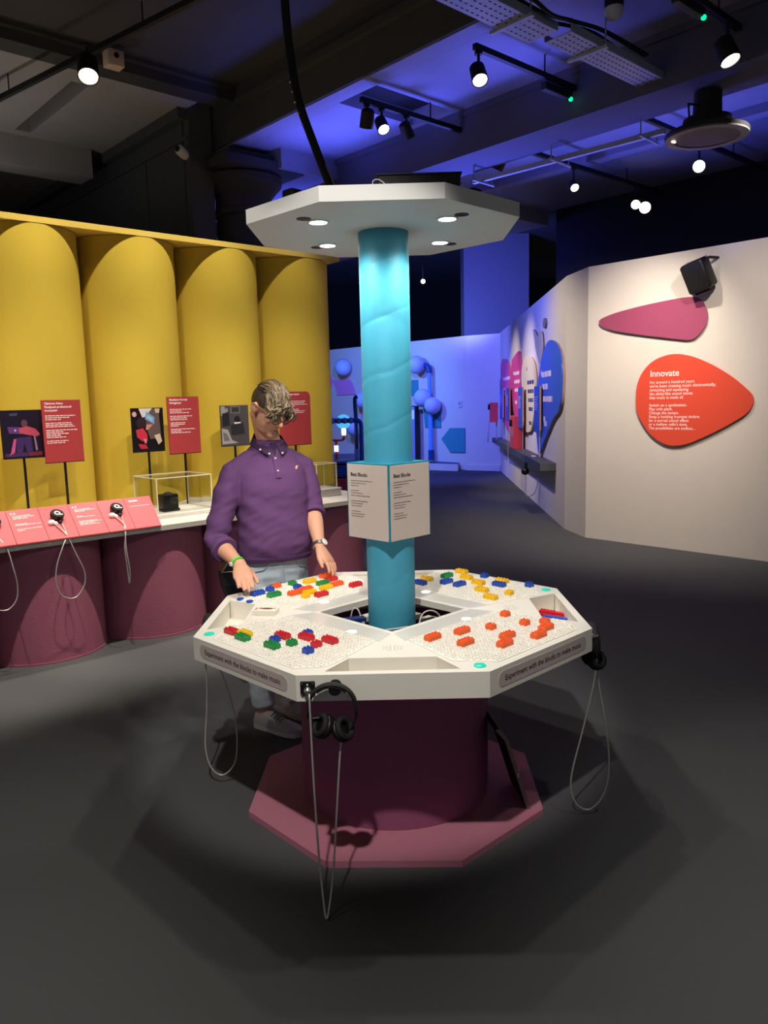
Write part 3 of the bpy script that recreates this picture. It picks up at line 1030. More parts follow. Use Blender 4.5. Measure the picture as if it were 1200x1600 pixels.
block('binder', 'dark blue binder box in the table centre left of the pillar', 'binder', kw(-0.165, 0.045, ZW), radians(20), (0.105, 0.045, 0.085), mat('binder_blue', (12, 44, 104), 0.4), extra=clips)
block('cardboard_piece', 'brown board scrap at the right end of the table opening', 'board', kw(0.215, 0.01, ZW), radians(60), (0.05, 0.02, 0.075), mat('brown_board', (96, 72, 62), 0.8), extra=slots)
yp = thing('folded_paper', 'pale yellow folded paper at the front corner of the table opening', 'paper', kw(-0.035, -0.160, ZW))
mb = MB(); mb.loft([[(-0.055, 0.02, 0), (0.05, 0.02, 0), (0.05, -0.035, 0), (-0.04, -0.03, 0)], [(-0.06, 0.03, 0.05), (0.055, 0.02, 0.045), (0.06, -0.02, 0.045), (-0.035, -0.02, 0.052)]])
mb.build('paper', mat('paper_yellow', (208, 206, 130), 0.7), yp)
mb = MB(); mb.loft([[(-0.045, 0.025, 0.05), (-0.005, 0.022, 0.049), (-0.01, -0.015, 0.047), (-0.04, -0.012, 0.052)], [(-0.04, 0.02, 0.07), (-0.02, 0.018, 0.066), (-0.02, 0.0, 0.064), (-0.04, 0.0, 0.07)]])
mb.build('folded_corner', mat('paper_yellow', (208, 206, 130), 0.7), yp)
def wire(name, label, pts, r, m_, cat='cable'):
    mb = MB(); mb.tube(smooth_path(pts, 8), r, 8)
    return tag(mb.build(name, m_, None, smooth=True), label, cat)
wire('white_cable', 'white cable arching up in the table opening right of the pillar', [kw(0.10, -0.10, 0.660), kw(0.105, -0.085, 0.720), kw(0.125, -0.05, 0.775), kw(0.165, -0.02, 0.782), kw(0.20, 0.0, 0.750), kw(0.215, 0.0, 0.680)], 0.0032, m_wire)
wire('white_cable', 'white cable lying across the front of the pillar foot', [kw(-0.10, -0.135, 0.660), kw(-0.05, -0.135, 0.728), kw(0.02, -0.13, 0.742), kw(0.09, -0.11, 0.736), kw(0.115, -0.09, 0.660)], 0.003, m_wire)
wire('white_cable', 'coiled white cable behind the blue binder left of the pillar', [kw(-0.19, 0.09, 0.660), kw(-0.17, 0.085, 0.760), kw(-0.145, 0.08, 0.765), kw(-0.13, 0.06, 0.720), kw(-0.12, 0.03, 0.680), kw(-0.11, 0.0, 0.660)], 0.003, m_wire)
wire('grey_cable', 'grey cable running in front of the blue binder', [kw(-0.21, -0.01, 0.660), kw(-0.17, -0.015, 0.700), kw(-0.12, -0.025, 0.695), kw(-0.105, -0.05, 0.660)], 0.003, mat('cable_grey', (120, 124, 130), 0.5))

# leaning board right of the drum
lp = thing('loose_board', 'dark board leaning against the right of the plum drum, edge-on', 'board', (0, 0, 0))
A_, B_, C_ = Vector((0.428, 2.86, 0.372)), Vector((0.466, 2.86, 0.325)), Vector((0.556, 2.88, 0.0262))
dv = Vector((-0.06, 0.50, 0.0)).normalized() * 0.22
mb = MB()
th_ = Vector((0.012, -0.004, 0.004))
pts = [A_, B_, C_]
mb.loft([[A_, B_, C_, C_ - th_ * 1.2, B_ - th_ * 1.2, A_ - th_ * 1.2 - Vector((0, 0, 0.008))], [p + dv for p in (A_, B_, C_, C_ - th_ * 1.2, B_ - th_ * 1.2, A_ - th_ * 1.2 - Vector((0, 0, 0.008)))]])
mb.build('panel', mat('board_black', (16, 14, 15), 0.8), lp)
mb = MB()
mb.loft([[p - Vector((0, 0.003, 0)) for p in (A_, B_, C_)] + [p - th_ * 1.2 - Vector((0, 0.003, 0)) for p in (C_, B_, A_)], [p - Vector((0, 0.0005, 0)) for p in (A_, B_, C_)] + [p - th_ * 1.2 - Vector((0, 0.0005, 0)) for p in (C_, B_, A_)]])
mb.build('edge_band', mat('board_edge', (128, 108, 106), 0.7), lp)
mb = MB(); mb.cyl((0.508, 2.872), 0.006, 0.165, 0.195, 10)
mb.build('catch', m_steel, lp)

# on top of the canopy
t = thing('media_player', 'flat black media box on top of the canopy', 'media box', kw(0.125, -0.36, CZ1), KR)
mb = MB(); mb.rbox((0, 0, 0.024), (0.275, 0.16, 0.040), 0.003); b = mb.build('casing', m_blk, t)
mb = MB(); mb.rbox((0, 0.0, 0.0445), (0.285, 0.17, 0.004), 0.0015); mb.build('lid', mat('lid_grey', (52, 54, 56), 0.4), t)
for i in (-1, 1):
    for j in (-1, 1):
        mb = MB(); mb.cyl((i * 0.12, j * 0.06), 0.008, 0, 0.005, 10); mb.build('foot', m_blks, t)
t = thing('transmitter_box', 'small black box at the front left rim of the canopy', 'box', kw(-0.315, -0.30, CZ1), radians(-45))
mb = MB(); mb.rbox((0, 0, 0.02), (0.055, 0.05, 0.04), 0.006); b = mb.build('casing', m_blk, t)
mb = MB(); mb.cyl((0.0, 0.0), 0.012, 0.04, 0.043, 12); mb.build('dial', m_blks, b)
t = thing('transmitter_box', 'small black box at the front right rim of the canopy', 'box', kw(0.318, -0.28, CZ1), radians(45))
mb = MB(); mb.rbox((0, 0, 0.015), (0.05, 0.05, 0.03), 0.006); b = mb.build('casing', m_blk, t)
mb = MB(); mb.cyl((0.0, 0.0), 0.012, 0.03, 0.033, 12); mb.build('dial', m_blks, b)
wire('white_cable', 'thin white cable loop on the canopy in front of the media box', [kw(-0.03, -0.455, 2.352), kw(-0.028, -0.458, 2.368), kw(-0.012, -0.460, 2.372), kw(0.006, -0.46, 2.362), kw(0.015, -0.455, 2.352)], 0.0016, m_wire)
wire('white_cable', 'thin white cable on the front right rim of the canopy', [kw(0.235, -0.40, 2.352), kw(0.26, -0.40, 2.362), kw(0.282, -0.395, 2.372), kw(0.288, -0.39, 2.352)], 0.0018, m_wire)
cb = thing('hanging_cable', 'thick black cable bundle hanging from the ceiling down to the canopy', 'cable', (0, 0, 0))
pts = smooth_path([(-0.150, 3.27, 2.352), (-0.185, 3.25, 2.50), (-0.235, 3.22, 2.64), (-0.290, 3.20, 2.80), (-0.315, 3.20, 2.95), (-0.330, 3.20, 3.15), (-0.335, 3.22, 3.5), (-0.33, 3.25, 4.62)], 8)
mb = MB(); mb.tube(pts, [0.017] * len(pts), 10); mb.build('bundle', m_blks, cb, smooth=True)
mb = MB(); mb.tube(smooth_path([(-0.120, 3.26, 2.352), (-0.150, 3.24, 2.46), (-0.185, 3.23, 2.55), (-0.225, 3.22, 2.62)], 6), 0.004, 6); mb.build('strand', mat('cable_mauve', (130, 104, 116), 0.5), cb, smooth=True)
for q in (20, 22, 24, 26, 28):
    p = pts[q]
    mb = MB(); mb.ball((p.x - 0.017, p.y - 0.012, p.z), (0.004, 0.004, 0.004), 8, 6); mb.build('cable_tie', m_wire, cb)

# ================================================================== THE YELLOW DISPLAY
m_yel = mat('felt_yellow', (200, 172, 60), 0.85, bump=0.12, scale=60, vary=0.05, stretch=(1, 1, 6), spec=0.2)
m_yedge = mat('felt_yellow_light', (212, 182, 80), 0.8)
m_count = mat('counter_white', (206, 202, 192), 0.5)
m_plinth = mat('plinth_plum', (160, 94, 116), 0.8, bump=0.15, scale=30, vary=0.05, stretch=(1, 1, 7), spec=0.2)
YR, YP, YC = 0.417, 0.834, -6.517
def hthing(name, label, cat, s, n, z=0.0, group=None):
    """thing placed on the hall grid: local x = s, local y = away from the viewer (-n)"""
    return thing(name, label, cat, hall(s, n, z), GA, group)
yd = hthing('yellow_display', 'tall yellow display wall of rounded felt columns under a flat cap', 'display wall', 2.12, -6.1, 0.82)
for k in range(-1, 4):
    cx_ = k * YP
    arcp = [(cx_ + YR * cos(pi + i * pi / 28), YR + YR * sin(pi + i * pi / 28)) for i in range(29)]
    inn = [(cx_ + (YR - 0.02) * cos(pi + i * pi / 28), YR + (YR - 0.02) * sin(pi + i * pi / 28)) for i in range(29)]
    mb = MB(); mb.prism(arcp + inn[::-1], 0.0, 2.185)
    mb.build('column', m_yel, yd, smooth=40)
mb = MB(); mb.bbox(-2.0, 3 * YP + 0.36, 0.0, 0.40, 2.19, 2.235)
mb.build('cap', m_yedge, yd)
mb = MB(); mb.bbox(-2.0, 3 * YP + 0.30, 0.44, 0.48, 0.0, 2.235)
mb.build('back_board', m_yedge, yd)
mb = MB(); mb.bbox(3 * YP + YR - 0.06, 3 * YP + YR, 0.33, 0.40, 0.0, 0.09)
mb.build('skirting', m_count, yd)

dc = hthing('display_counter', 'long white counter on plum rounded plinths below the yellow display', 'counter', 1.72, -5.02, 0.0)
mb = MB(); mb.bbox(-2.4, 2.85, 0.0, 1.62, 0.785, 0.82)
mb.build('worktop', m_count, dc)
PR = 0.40
for k in range(-1, 4):
    cx_ = k * 0.80
    arcp = [(cx_ + PR * cos(pi + i * pi / 28), 0.045 + PR + PR * sin(pi + i * pi / 28)) for i in range(29)]
    if k < 3:
        pass
    mb = MB(); mb.prism(arcp + [(cx_ + PR, 1.2), (cx_ - PR, 1.2)], 0.012, 0.785)
    pl = mb.build('plinth_column', m_plinth, dc, smooth=40)
    inn = [(cx_ + (PR + 0.006) * cos(pi + i * pi / 28), 0.045 + PR + (PR + 0.006) * sin(pi + i * pi / 28)) for i in range(29)]
    mb = MB(); mb.ring(inn + [(cx_ + PR, 1.2), (cx_ - PR, 1.2)], arcp + [(cx_ + PR - .01, 1.2), (cx_ - PR + .01, 1.2)], 0.0, 0.014)
    mb.build('base_strip', mat('plinth_strip', (150, 92, 112), 0.6), pl, smooth=40)

# slanted red panels
m_red = mat('panel_coral', (208, 94, 100), 0.55)
gr = hthing('graphic_rail', 'row of slanted coral text panels along the white counter', 'text panel', 1.365, -5.0, 0.8205)
# six panel faces between oblique joints: (bottom s, top s)
joints = [(-0.62, -0.62), (-0.33, -0.33), (-0.12, -0.06), (0.091, 0.136), (0.287, 0.339), (0.477, 0.535), (0.675, 0.734), (0.858, 0.933), (1.047, 1.135)]
def rail_pt(u, v_, k, off=0.0):
    """u across panel k 0..1, v up the slope 0..1"""
    b = joints[k][0] + (joints[k + 1][0] - joints[k][0]) * u
    t_ = joints[k][1] + (joints[k + 1][1] - joints[k][1]) * u
    s = b + (t_ - b) * v_
    nz = Vector((0, -0.17, 0.35)).normalized()
    return Vector((s, 0.35 * v_, 0.008 + 0.17 * v_)) + nz * off
for k in range(8):
    g_ = 0.004
    mb = MB()
    u0, u1 = 0.008, 0.992
    top_ = [rail_pt(u0, 0, k), rail_pt(u1, 0, k), rail_pt(u1, 1, k), rail_pt(u0, 1, k)]
    bot_ = [Vector((p.x, p.y, 0.0)) for p in top_]
    mb.loft([bot_, top_])
    pn = mb.build('text_panel', m_red, gr)
    if k in (1, 3, 5, 7):
        mb = MB()
        rnd = random.Random(k)
        rows = [(0.80, 0.5), (0.76, 0.62), (0.72, 0.4), (0.55, 0.35), (0.52, 0.7), (0.40, 0.75), (0.36, 0.2)] if k in (1, 3) else ([(0.80, 0.5), (0.76, 0.66), (0.73, 0.3), (0.58, 0.2), (0.55, 0.55), (0.42, 0.55), (0.39, 0.68), (0.35, 0.5), (0.31, 0.62)] if k == 5 else [(0.86, 0.30), (0.70, 0.62)])
        for v_, w_ in rows:
            x = 0.16
            hh = 0.045 if (k == 7 and v_ > 0.8) else 0.012
            while x < 0.16 + w_ * 1.1:
                l = min(rnd.uniform(0.05, 0.16), 0.16 + w_ * 1.1 - x)
                if l < 0.01: break
                if x + l > 0.95: break
                P = [rail_pt(x, v_, k, 0.0004), rail_pt(x + l, v_, k, 0.0004), rail_pt(x + l, v_ + hh, k, 0.0004), rail_pt(x, v_ + hh, k, 0.0004)]
                Q = [rail_pt(x, v_, k, 0.001), rail_pt(x + l, v_, k, 0.001), rail_pt(x + l, v_ + hh, k, 0.001), rail_pt(x, v_ + hh, k, 0.001)]
                mb.loft([P, Q])
                x += l + 0.02
        tag(mb.build('small_print', m_printw, pn), kind='stuff')
        if k != 7:
            o0 = rail_pt(0.10, 0.845, k, 0.001)
            xd = rail_pt(0.9, 0.85, k) - rail_pt(0.1, 0.85, k)
            zd = rail_pt(0.5, 0.9, k) - rail_pt(0.5, 0.1, k)
            text_obj('quote_mark', '\u201c', 0.09, frame(o0 - zd.normalized() * 0.035, xd, zd), m_printw, pn)

# listening handsets on the slanted panels
def handset(label, s, dz, loop):
    h = hthing('listening_handset', label, 'earpiece', s, -5.20, 0.955, 'listening handsets on the counter')
    R = Euler((radians(34), 0, radians(8))).to_matrix()
    mb = MB(); mb.lathe([(0.018, -0.045), (0.033, -0.020), (0.043, 0.000), (0.044, 0.024), (0.040, 0.030)], 24, (0, 0.0, -0.010), R)
    e = mb.build('earpiece', m_blk, h, smooth=45)
    mb = MB(); mb.ring([(-0.002 + 0.020 * cos(i * pi / 8), 0.020 * sin(i * pi / 8)) for i in range(16)], [(-0.002 + 0.011 * cos(i * pi / 8), 0.011 * sin(i * pi / 8)) for i in range(16)], 0.0302, 0.0312)
    mb.box((0.018, -0.018, 0.0307), (0.018, 0.008, 0.001))
    mb.v = [tuple(R @ Vector(p) + Vector((0, 0, -0.010))) for p in mb.v]
    mb.build('ear_symbol', m_printw, e)
    mb = MB(); mb.tube([R @ Vector((0, -0.012, -0.02)), Vector((0.004, -0.050, -0.040)), Vector((0.006, -0.062, -0.050))], [0.012, 0.010, 0.007], 10)
    mb.build('stem', m_blk, h, smooth=True)
    mb = MB(); mb.ball((-0.052, -0.052, -0.040), (0.024, 0.02, 0.020), 12, 8); mb.ball((-0.030, -0.062, -0.048), (0.014, 0.015, 0.015), 10, 6)
    tag(mb.build('holder', mat('holder_white', (250, 248, 240), 0.3), h, smooth=True), 'small white magnetic holder')
    mb = MB(); mb.tube(smooth_path(loop, 8), 0.0042, 8); mb.build('cable', m_steelc, h, smooth=True)
    return h
handset('black round earpiece in the middle of the coral panels with wide cable loop', 1.775, 0, [(-0.035, -0.07, -0.052), (-0.01, -0.18, -0.11), (0.03, -0.212, -0.24), (0.07, -0.222, -0.36), (0.062, -0.222, -0.45), (0.0, -0.222, -0.52), (-0.075, -0.222, -0.50), (-0.112, -0.222, -0.42), (-0.10, -0.22, -0.30), (-0.05, -0.212, -0.18), (-0.005, -0.17, -0.115), (0.006, -0.07, -0.052)])
handset('black round earpiece nearest the clear case, its cable hanging straight', 2.180, 0, [(-0.035, -0.07, -0.052), (-0.02, -0.18, -0.11), (-0.05, -0.215, -0.24), (-0.045, -0.222, -0.40), (-0.04, -0.225, -0.49), (-0.035, -0.235, -0.40), (-0.045, -0.225, -0.25), (-0.03, -0.19, -0.13), (0.006, -0.07, -0.052)])
handset('black round earpiece at the left edge of the coral panels', 1.385, 0, [(-0.035, -0.07, -0.052), (0.01, -0.18, -0.13), (0.03, -0.22, -0.26), (0.045, -0.222, -0.38), (0.03, -0.222, -0.47), (-0.03, -0.222, -0.52), (-0.11, -0.222, -0.48), (-0.12, -0.222, -0.36), (-0.06, -0.215, -0.2), (0.006, -0.07, -0.052)])

# display boards on rods
m_board = mat('board_red', (172, 58, 60), 0.55)
def board(name, label, cat, s0, s1, z0, z1, n=-5.95, face=None, rod=0.5, rounded=False, foot_n=None, rod_s=None):
    b = hthing(name, label, cat, (s0 + s1) / 2, n, 0.8205)
    w_, y0, y1 = (s1 - s0) / 2, z0 - 0.8205, z1 - 0.8205
    F = lambda p: Vector((p.x, -p.z, p.y))
    if rounded:
        r = 0.05
        poly = [(-w_, y0), (w_, y0)] + [(w_ - r + r * cos(i * pi / 12), y1 - r + r * sin(i * pi / 12)) for i in range(7)] + [(-w_, y1)]
    else:
        poly = [(-w_, y0), (w_, y0), (w_, y1), (-w_, y1)]
    mb = MB(); mb.prism(poly, 0.0, 0.012, F)
    pn = mb.build('panel', face, b)
    mb = MB(); mb.bbox(-w_, w_, -0.012, 0.004, y0 - 0.006, y0)
    mb.build('edge', mat('edge_black', (16, 12, 12), 0.6), b)
    rs = (rod_s or 0.0)
    mb = MB(); mb.bbox(rs - 0.008, rs + 0.008, 0.0, 0.012, 0.006, y0 + 0.08)
    mb.build('rod', m_blk, b)
    mb = MB(); mb.lathe([(0.035, 0.0), (0.035, 0.004), (0.012, 0.006)], 18, (rs, 0.006, 0)); mb.build('foot', m_steelc, b, smooth=30)
    return b, pn, w_, y0, y1
def greek(pn, w_, y1, title, rows, x0=None, size=0.022):
    x0 = -w_ + 0.02 if x0 is None else x0
    for i, tl in enumerate(title):
        text_obj('heading', tl, size, frame((x0, -0.0125, y1 - 0.032 - i * size * 1.15), (1, 0, 0)), m_printw, pn, bold=0.0006)
    mb = MB(); rnd = random.Random(3)
    for dz, f in rows:
        x = x0
        end = x0 + f * (2 * w_ - 0.04)
        while x < end - 0.004:
            l = min(rnd.uniform(0.012, 0.035), end - x)
            mb.bbox(x, x + l, -0.0128, -0.012, y1 - dz - 0.006, y1 - dz)
            x += l + 0.005
    tag(mb.build('small_print', m_printw, pn), kind='stuff')
def picture(pn, w_, y0, y1, shapes):
    """flat printed picture: coloured patches (x,y in 0..1 of the panel)"""
    for i, (rgb, poly) in enumerate(shapes):
        P = [(-w_ + 2 * w_ * a, y0 + (y1 - y0) * b) for a, b in poly]
        mb = MB(); mb.prism(P, 0.0121 + i * 0.00006, 0.0124 + i * 0.00006, lambda p: Vector((p.x, -p.z, p.y)))
        mb.build('print', mat('ink_%d_%d_%d' % rgb, rgb, 0.5), pn)
def ell(cx_, cy_, rx, ry, n=14):
    return [(cx_ + rx * cos(2 * pi * i / n), cy_ + ry * sin(2 * pi * i / n)) for i in range(n)]
b, pn, w_, y0, y1 = board('photo_board', 'photo board with a purple-lit seated figure and laptop, leftmost on the yellow wall', 'photo board', 1.696, 1.985, 1.30, 1.645, n=-5.96, face=mat('photo_dark', (26, 18, 38), 0.4))
picture(pn, w_, y0, y1, [((70, 40, 84), [(0.05, 0.03), (0.95, 0.03), (0.95, 0.12), (0.05, 0.10)]), ((92, 52, 118), [(0.15, 0.66), (0.48, 0.64), (0.46, 0.50), (0.18, 0.52)]), ((196, 190, 220), ell(0.33, 0.58, 0.025, 0.02)), ((96, 58, 66), ell(0.56, 0.72, 0.075, 0.08)), ((184, 72, 92), [(0.42, 0.62), (0.62, 0.66), (0.82, 0.60), (0.92, 0.48), (0.85, 0.44), (0.6, 0.48), (0.42, 0.52)]), ((62, 38, 92), [(0.34, 0.42), (0.70, 0.44), (0.72, 0.10), (0.58, 0.08), (0.52, 0.3), (0.46, 0.08), (0.32, 0.10)]), ((196, 80, 140), [(0.28, 0.40), (0.34, 0.40), (0.28, 0.12), (0.14, 0.05), (0.18, 0.1)]), ((150, 120, 150), [(0.76, 0.45), (0.80, 0.45), (0.84, 0.15), (0.79, 0.14)]), ((120, 36, 50), [(0.62, 0.10), (0.95, 0.12), (0.95, 0.04), (0.62, 0.03)]), ((64, 60, 84), [(0.2, 0.93), (0.42, 0.94), (0.40, 0.88), (0.24, 0.88)])])
b, pn, w_, y0, y1 = board('text_board', 'tall red text board beside the purple photo, leftmost red board on the yellow wall', 'text board', 1.968, 2.252, 1.255, 1.712, n=-5.90, face=m_board)
greek(pn, w_, y1, ['Clarence Adoo', 'Paralysed professional', 'trumpeter'], [(0.112, 0.9), (0.126, 0.72), (0.140, 0.48), (0.166, 0.78), (0.179, 0.8), (0.192, 0.86), (0.218, 0.95), (0.231, 0.5), (0.244, 0.68), (0.257, 0.45), (0.270, 0.58), (0.297, 0.64), (0.311, 0.56)])
b, pn, w_, y0, y1 = board('photo_board', 'photo board of a red-clad figure at a laptop on a stage, above the clear case', 'photo board', 2.671, 2.945, 1.288, 1.637, n=-5.96, face=mat('photo_black', (16, 12, 16), 0.4))
picture(pn, w_, y0, y1, [((96, 78, 76), [(0.42, 0.98), (0.86, 0.98), (0.90, 0.30), (0.55, 0.28), (0.45, 0.55)]), ((206, 198, 196), [(0.24, 0.99), (0.66, 0.99), (0.44, 0.80), (0.34, 0.78)]), ((112, 152, 196), [(0.47, 0.92), (0.72, 0.78), (0.70, 0.62), (0.42, 0.75)]), ((150, 182, 214), [(0.50, 0.84), (0.66, 0.76), (0.64, 0.68), (0.48, 0.76)]), ((44, 26, 30), ell(0.30, 0.66, 0.16, 0.13)), ((196, 130, 110), [(0.46, 0.62), (0.66, 0.62), (0.50, 0.50), (0.42, 0.50)]), ((196, 44, 62), [(0.12, 0.50), (0.34, 0.54), (0.46, 0.40), (0.46, 0.24), (0.30, 0.24), (0.14, 0.34)]), ((214, 120, 130), [(0.34, 0.30), (0.44, 0.28), (0.42, 0.18), (0.36, 0.20)]), ((180, 40, 56), [(0.16, 0.18), (0.40, 0.16), (0.46, 0.06), (0.24, 0.06)]), ((206, 186, 160), [(0.68, 0.36), (0.86, 0.40), (0.92, 0.22), (0.80, 0.14)]), ((220, 160, 150), ell(0.10, 0.86, 0.07, 0.06)), ((196, 176, 150), [(0.74, 0.98), (0.90, 0.98), (0.88, 0.88), (0.76, 0.88)])])
b, pn, w_, y0, y1 = board('text_board', 'tall red text board above the clear case, second red board from the left', 'text board', 2.957, 3.242, 1.258, 1.722, n=-5.90, face=m_board)
greek(pn, w_, y1, ['Madeleine Forrest', 'Stringplayer'], [(0.100, 0.78), (0.114, 0.42), (0.128, 0.7), (0.156, 0.82), (0.170, 0.62), (0.184, 0.62), (0.210, 0.55), (0.223, 0.52), (0.236, 0.28), (0.262, 0.9), (0.276, 0.38), (0.290, 0.72)])
b, pn, w_, y0, y1 = board('photo_board', 'black and white photo board behind the man\'s shoulder', 'photo board', 3.478, 3.76, 1.29, 1.640, n=-5.96, face=mat('photo_grey', (74, 70, 72), 0.4))
picture(pn, w_, y0, y1, [((150, 146, 144), [(0.02, 0.98), (0.16, 0.98), (0.2, 0.72), (0.02, 0.75)]), ((32, 30, 34), [(0.06, 0.80), (0.30, 0.84), (0.32, 0.50), (0.06, 0.48)]), ((150, 140, 138), ell(0.22, 0.88, 0.045, 0.055)), ((108, 104, 106), [(0.36, 0.98), (0.70, 0.98), (0.70, 0.80), (0.36, 0.80)]), ((46, 44, 48), [(0.40, 0.95), (0.66, 0.95), (0.66, 0.83), (0.40, 0.83)]), ((28, 26, 30), ell(0.58, 0.64, 0.11, 0.10)), ((216, 210, 208), [(0.46, 0.58), (0.70, 0.58), (0.72, 0.50), (0.52, 0.50)]), ((40, 38, 42), [(0.34, 0.52), (0.80, 0.56), (0.84, 0.28), (0.36, 0.26)]), ((160, 154, 150), [(0.02, 0.44), (0.24, 0.40), (0.36, 0.14), (0.60, 0.06), (0.02, 0.04)]), ((110, 106, 106), [(0.06, 0.34), (0.2, 0.30), (0.3, 0.12), (0.08, 0.12)])])
b, pn, w_, y0, y1 = board('text_board', 'red text board with one rounded corner right of the man\'s head', 'text board', 4.07, 4.42, 1.262, 1.752, n=-5.92, face=m_board, rounded=True)
greek(pn, w_, y1, ['Change-makers'], [(0.085, 0.7), (0.100, 0.66), (0.115, 0.76), (0.130, 0.3), (0.16, 0.45), (0.175, 0.68), (0.19, 0.62)], x0=-0.10, size=0.024)

# clear acrylic cases
def acrylic(name, label, s0, s1, n0, n1, z0, h_):
    a = hthing(name, label, 'display case', (s0 + s1) / 2, n1, z0)
    w_, d_ = (s1 - s0) / 2, n1 - n0
    t_ = 0.006
    g = glass_mat()
    ed = mat('acrylic_edge', (226, 220, 190), 0.25, spec=0.6)
    for nm, bx in (('pane', (-w_, w_, 0, t_, 0, h_)), ('pane', (-w_, w_, d_ - t_, d_, 0, h_)), ('pane', (-w_, -w_ + t_, t_, d_ - t_, 0, h_)), ('pane', (w_ - t_, w_, t_, d_ - t_, 0, h_)), ('lid_pane', (-w_, w_, 0, d_, h_, h_ + t_))):
        mb = MB(); mb.bbox(*bx)
        # one flat sheet is enough for each pane
        mb.build(nm, g, a)
    mb = MB()
    e = 0.0035
    for x in (-w_, w_):
        for y in (0, d_):
            mb.box((x, y, h_ / 2), (e * 2, e * 2, h_))
    for y in (0, d_):
        mb.box((0, y, h_ + t_ / 2), (2 * w_, e * 2, e * 2))
    for x in (-w_, w_):
        mb.box((x, d_ / 2, h_ + t_ / 2), (e * 2, d_, e * 2))
    tag(mb.build('case_edges', ed, a), 'light-catching polished edges')
    return a
rs = hthing('riser', 'low white riser under the clear case on the counter', 'riser', 3.0, -5.30, 0.8205)
mb = MB(); mb.rbox((0.0, 0.25, 0.014), (0.98, 0.46, 0.028), 0.003); mb.build('slab', m_count, rs)
mb = MB(); mb.bbox(-0.49, 0.49, 0.03, 0.034, 0.0281, 0.0287); mb.build('groove', mat('groove_grey', (120, 116, 108), 0.8), rs)
acrylic('display_case', 'clear acrylic case over the small black cube', 2.575, 3.03, -5.76, -5.38, 0.849, 0.262)
bc = hthing('speaker_cube', 'small black cube gadget with a round lens inside the clear case', 'gadget', 2.72, -5.50, 0.849)
mb = MB(); mb.rbox((0, 0, 0.072), (0.125, 0.11, 0.118), 0.012); mb.rbox((0, 0, 0.010), (0.135, 0.12, 0.020), 0.004); b = mb.build('body', m_blk, bc, smooth=40)
mb = MB(); mb.lathe([(0.036, 0), (0.036, 0.006), (0.030, 0.006), (0.026, 0.003), (0.012, 0.005), (0.004, 0.006)], 24, (0.018, -0.055, 0.080), Euler((radians(90), 0, 0)).to_matrix()); mb.build('lens', mat('lens_grey', (44, 46, 44), 0.3), bc, smooth=40)
mb = MB(); mb.lathe([(0.034, 0), (0.030, 0.008), (0.012, 0.016), (0.003, 0.017)], 20, (0.0, 0.0, 0.130)); mb.build('knob', m_blks, bc, smooth=50)
rs = hthing('riser', 'white box riser under the second clear case by the man\'s elbow', 'riser', 4.20, -5.36, 0.8205)
mb = MB(); mb.rbox((0, 0.14, 0.036), (0.26, 0.26, 0.072), 0.004); b = mb.build('slab', m_count, rs)
mb = MB(); mb.bbox(-0.12, 0.12, -0.0105, 0.009, 0.056, 0.060); mb.build('groove', mat('groove_grey', (120, 116, 108), 0.8), b)
acrylic('display_case', 'second clear acrylic case on the counter by the man\'s elbow', 4.08, 4.30, -5.58, -5.40, 0.893, 0.215)

# ================================================================== THE RIGHT WALL
FA = frame((WA0.x, WA0.y, 0), (WAD.x, WAD.y, 0))              # local x along the wall to the right, y up, z out of the wall
FC = frame((WC0.x, WC0.y, 0), (-WCD.x, -WCD.y, 0))            # local x = -t
FF = frame((WF0.x, WF0.y, 0), (-WFD.x, -WFD.y, 0))

def wall_shape(name, label, cat, F, outline, th, m_, back=None, off=0.0, smooth_n=4, flip=False, group=None, ts=1):
    """panel cut to an outline (t, z), standing off the wall"""
    P = [(ts * a, b) for a, b in outline]
    if smooth_n:
        P = [(p.x, p.y) for p in smooth_path([(a, b, 0) for a, b in P], smooth_n, closed=True)]
    t = thing(name, label, cat, (0, 0, 0), 0, group)
    mb = MB(); mb.prism(P, off + th * 0.55, off + th, lambda p: F @ p)
    pn = mb.build('panel', m_, t)
    cx_ = sum(p[0] for p in P) / len(P); cy_ = sum(p[1] for p in P) / len(P)
    Q = [(cx_ + (a - cx_) * 0.985, cy_ + (b - cy_) * 0.985) for a, b in P]
    mb = MB(); mb.prism(Q, off, off + th * 0.55, lambda p: F @ p)
    mb.build('backing', back or m_, t)
    return t, pn

m_pink = mat('shape_pink', (156, 70, 102), 0.6)
m_signred = mat('shape_red', (222, 76, 52), 0.6)
m_edge_ = mat('shape_edge_dark', (90, 40, 44), 0.7)
PINK = [(0.159, 2.453), (0.206, 2.402), (0.359, 2.344), (0.65, 2.281), (0.993, 2.219), (1.213, 2.186), (1.311, 2.229), (1.379, 2.323), (1.393, 2.424), (1.354, 2.528), (1.295, 2.588), (1.208, 2.611), (1.026, 2.608), (0.712, 2.582), (0.416, 2.544), (0.254, 2.51), (0.181, 2.484)]
RED = [(0.631, 1.558), (0.64, 1.735), (0.699, 1.878), (0.811, 1.988), (0.958, 2.044), (1.105, 2.051), (1.267, 2.012), (1.46, 1.924), (1.649, 1.808), (1.805, 1.68), (1.868, 1.609), (1.875, 1.538), (1.826, 1.449), (1.689, 1.355), (1.474, 1.238), (1.246, 1.138), (1.118, 1.109), (0.983, 1.12), (0.822, 1.213), (0.706, 1.351), (0.649, 1.462)]
wall_shape('wall_shape', 'long pink rounded shape high on the white wall above the red sign', 'wall panel', FA, PINK, 0.03, m_pink, m_edge_)
t_, pn = wall_shape('introduction_sign', 'large red plectrum-shaped sign headed Innovate on the white wall', 'sign', FA, RED, 0.03, m_signred, m_edge_)
text_obj('heading', 'Innovate', 0.094, FA @ Matrix.Translation((0.791, 1.832, 0.0302)), m_printw, pn, bold=0.0012)
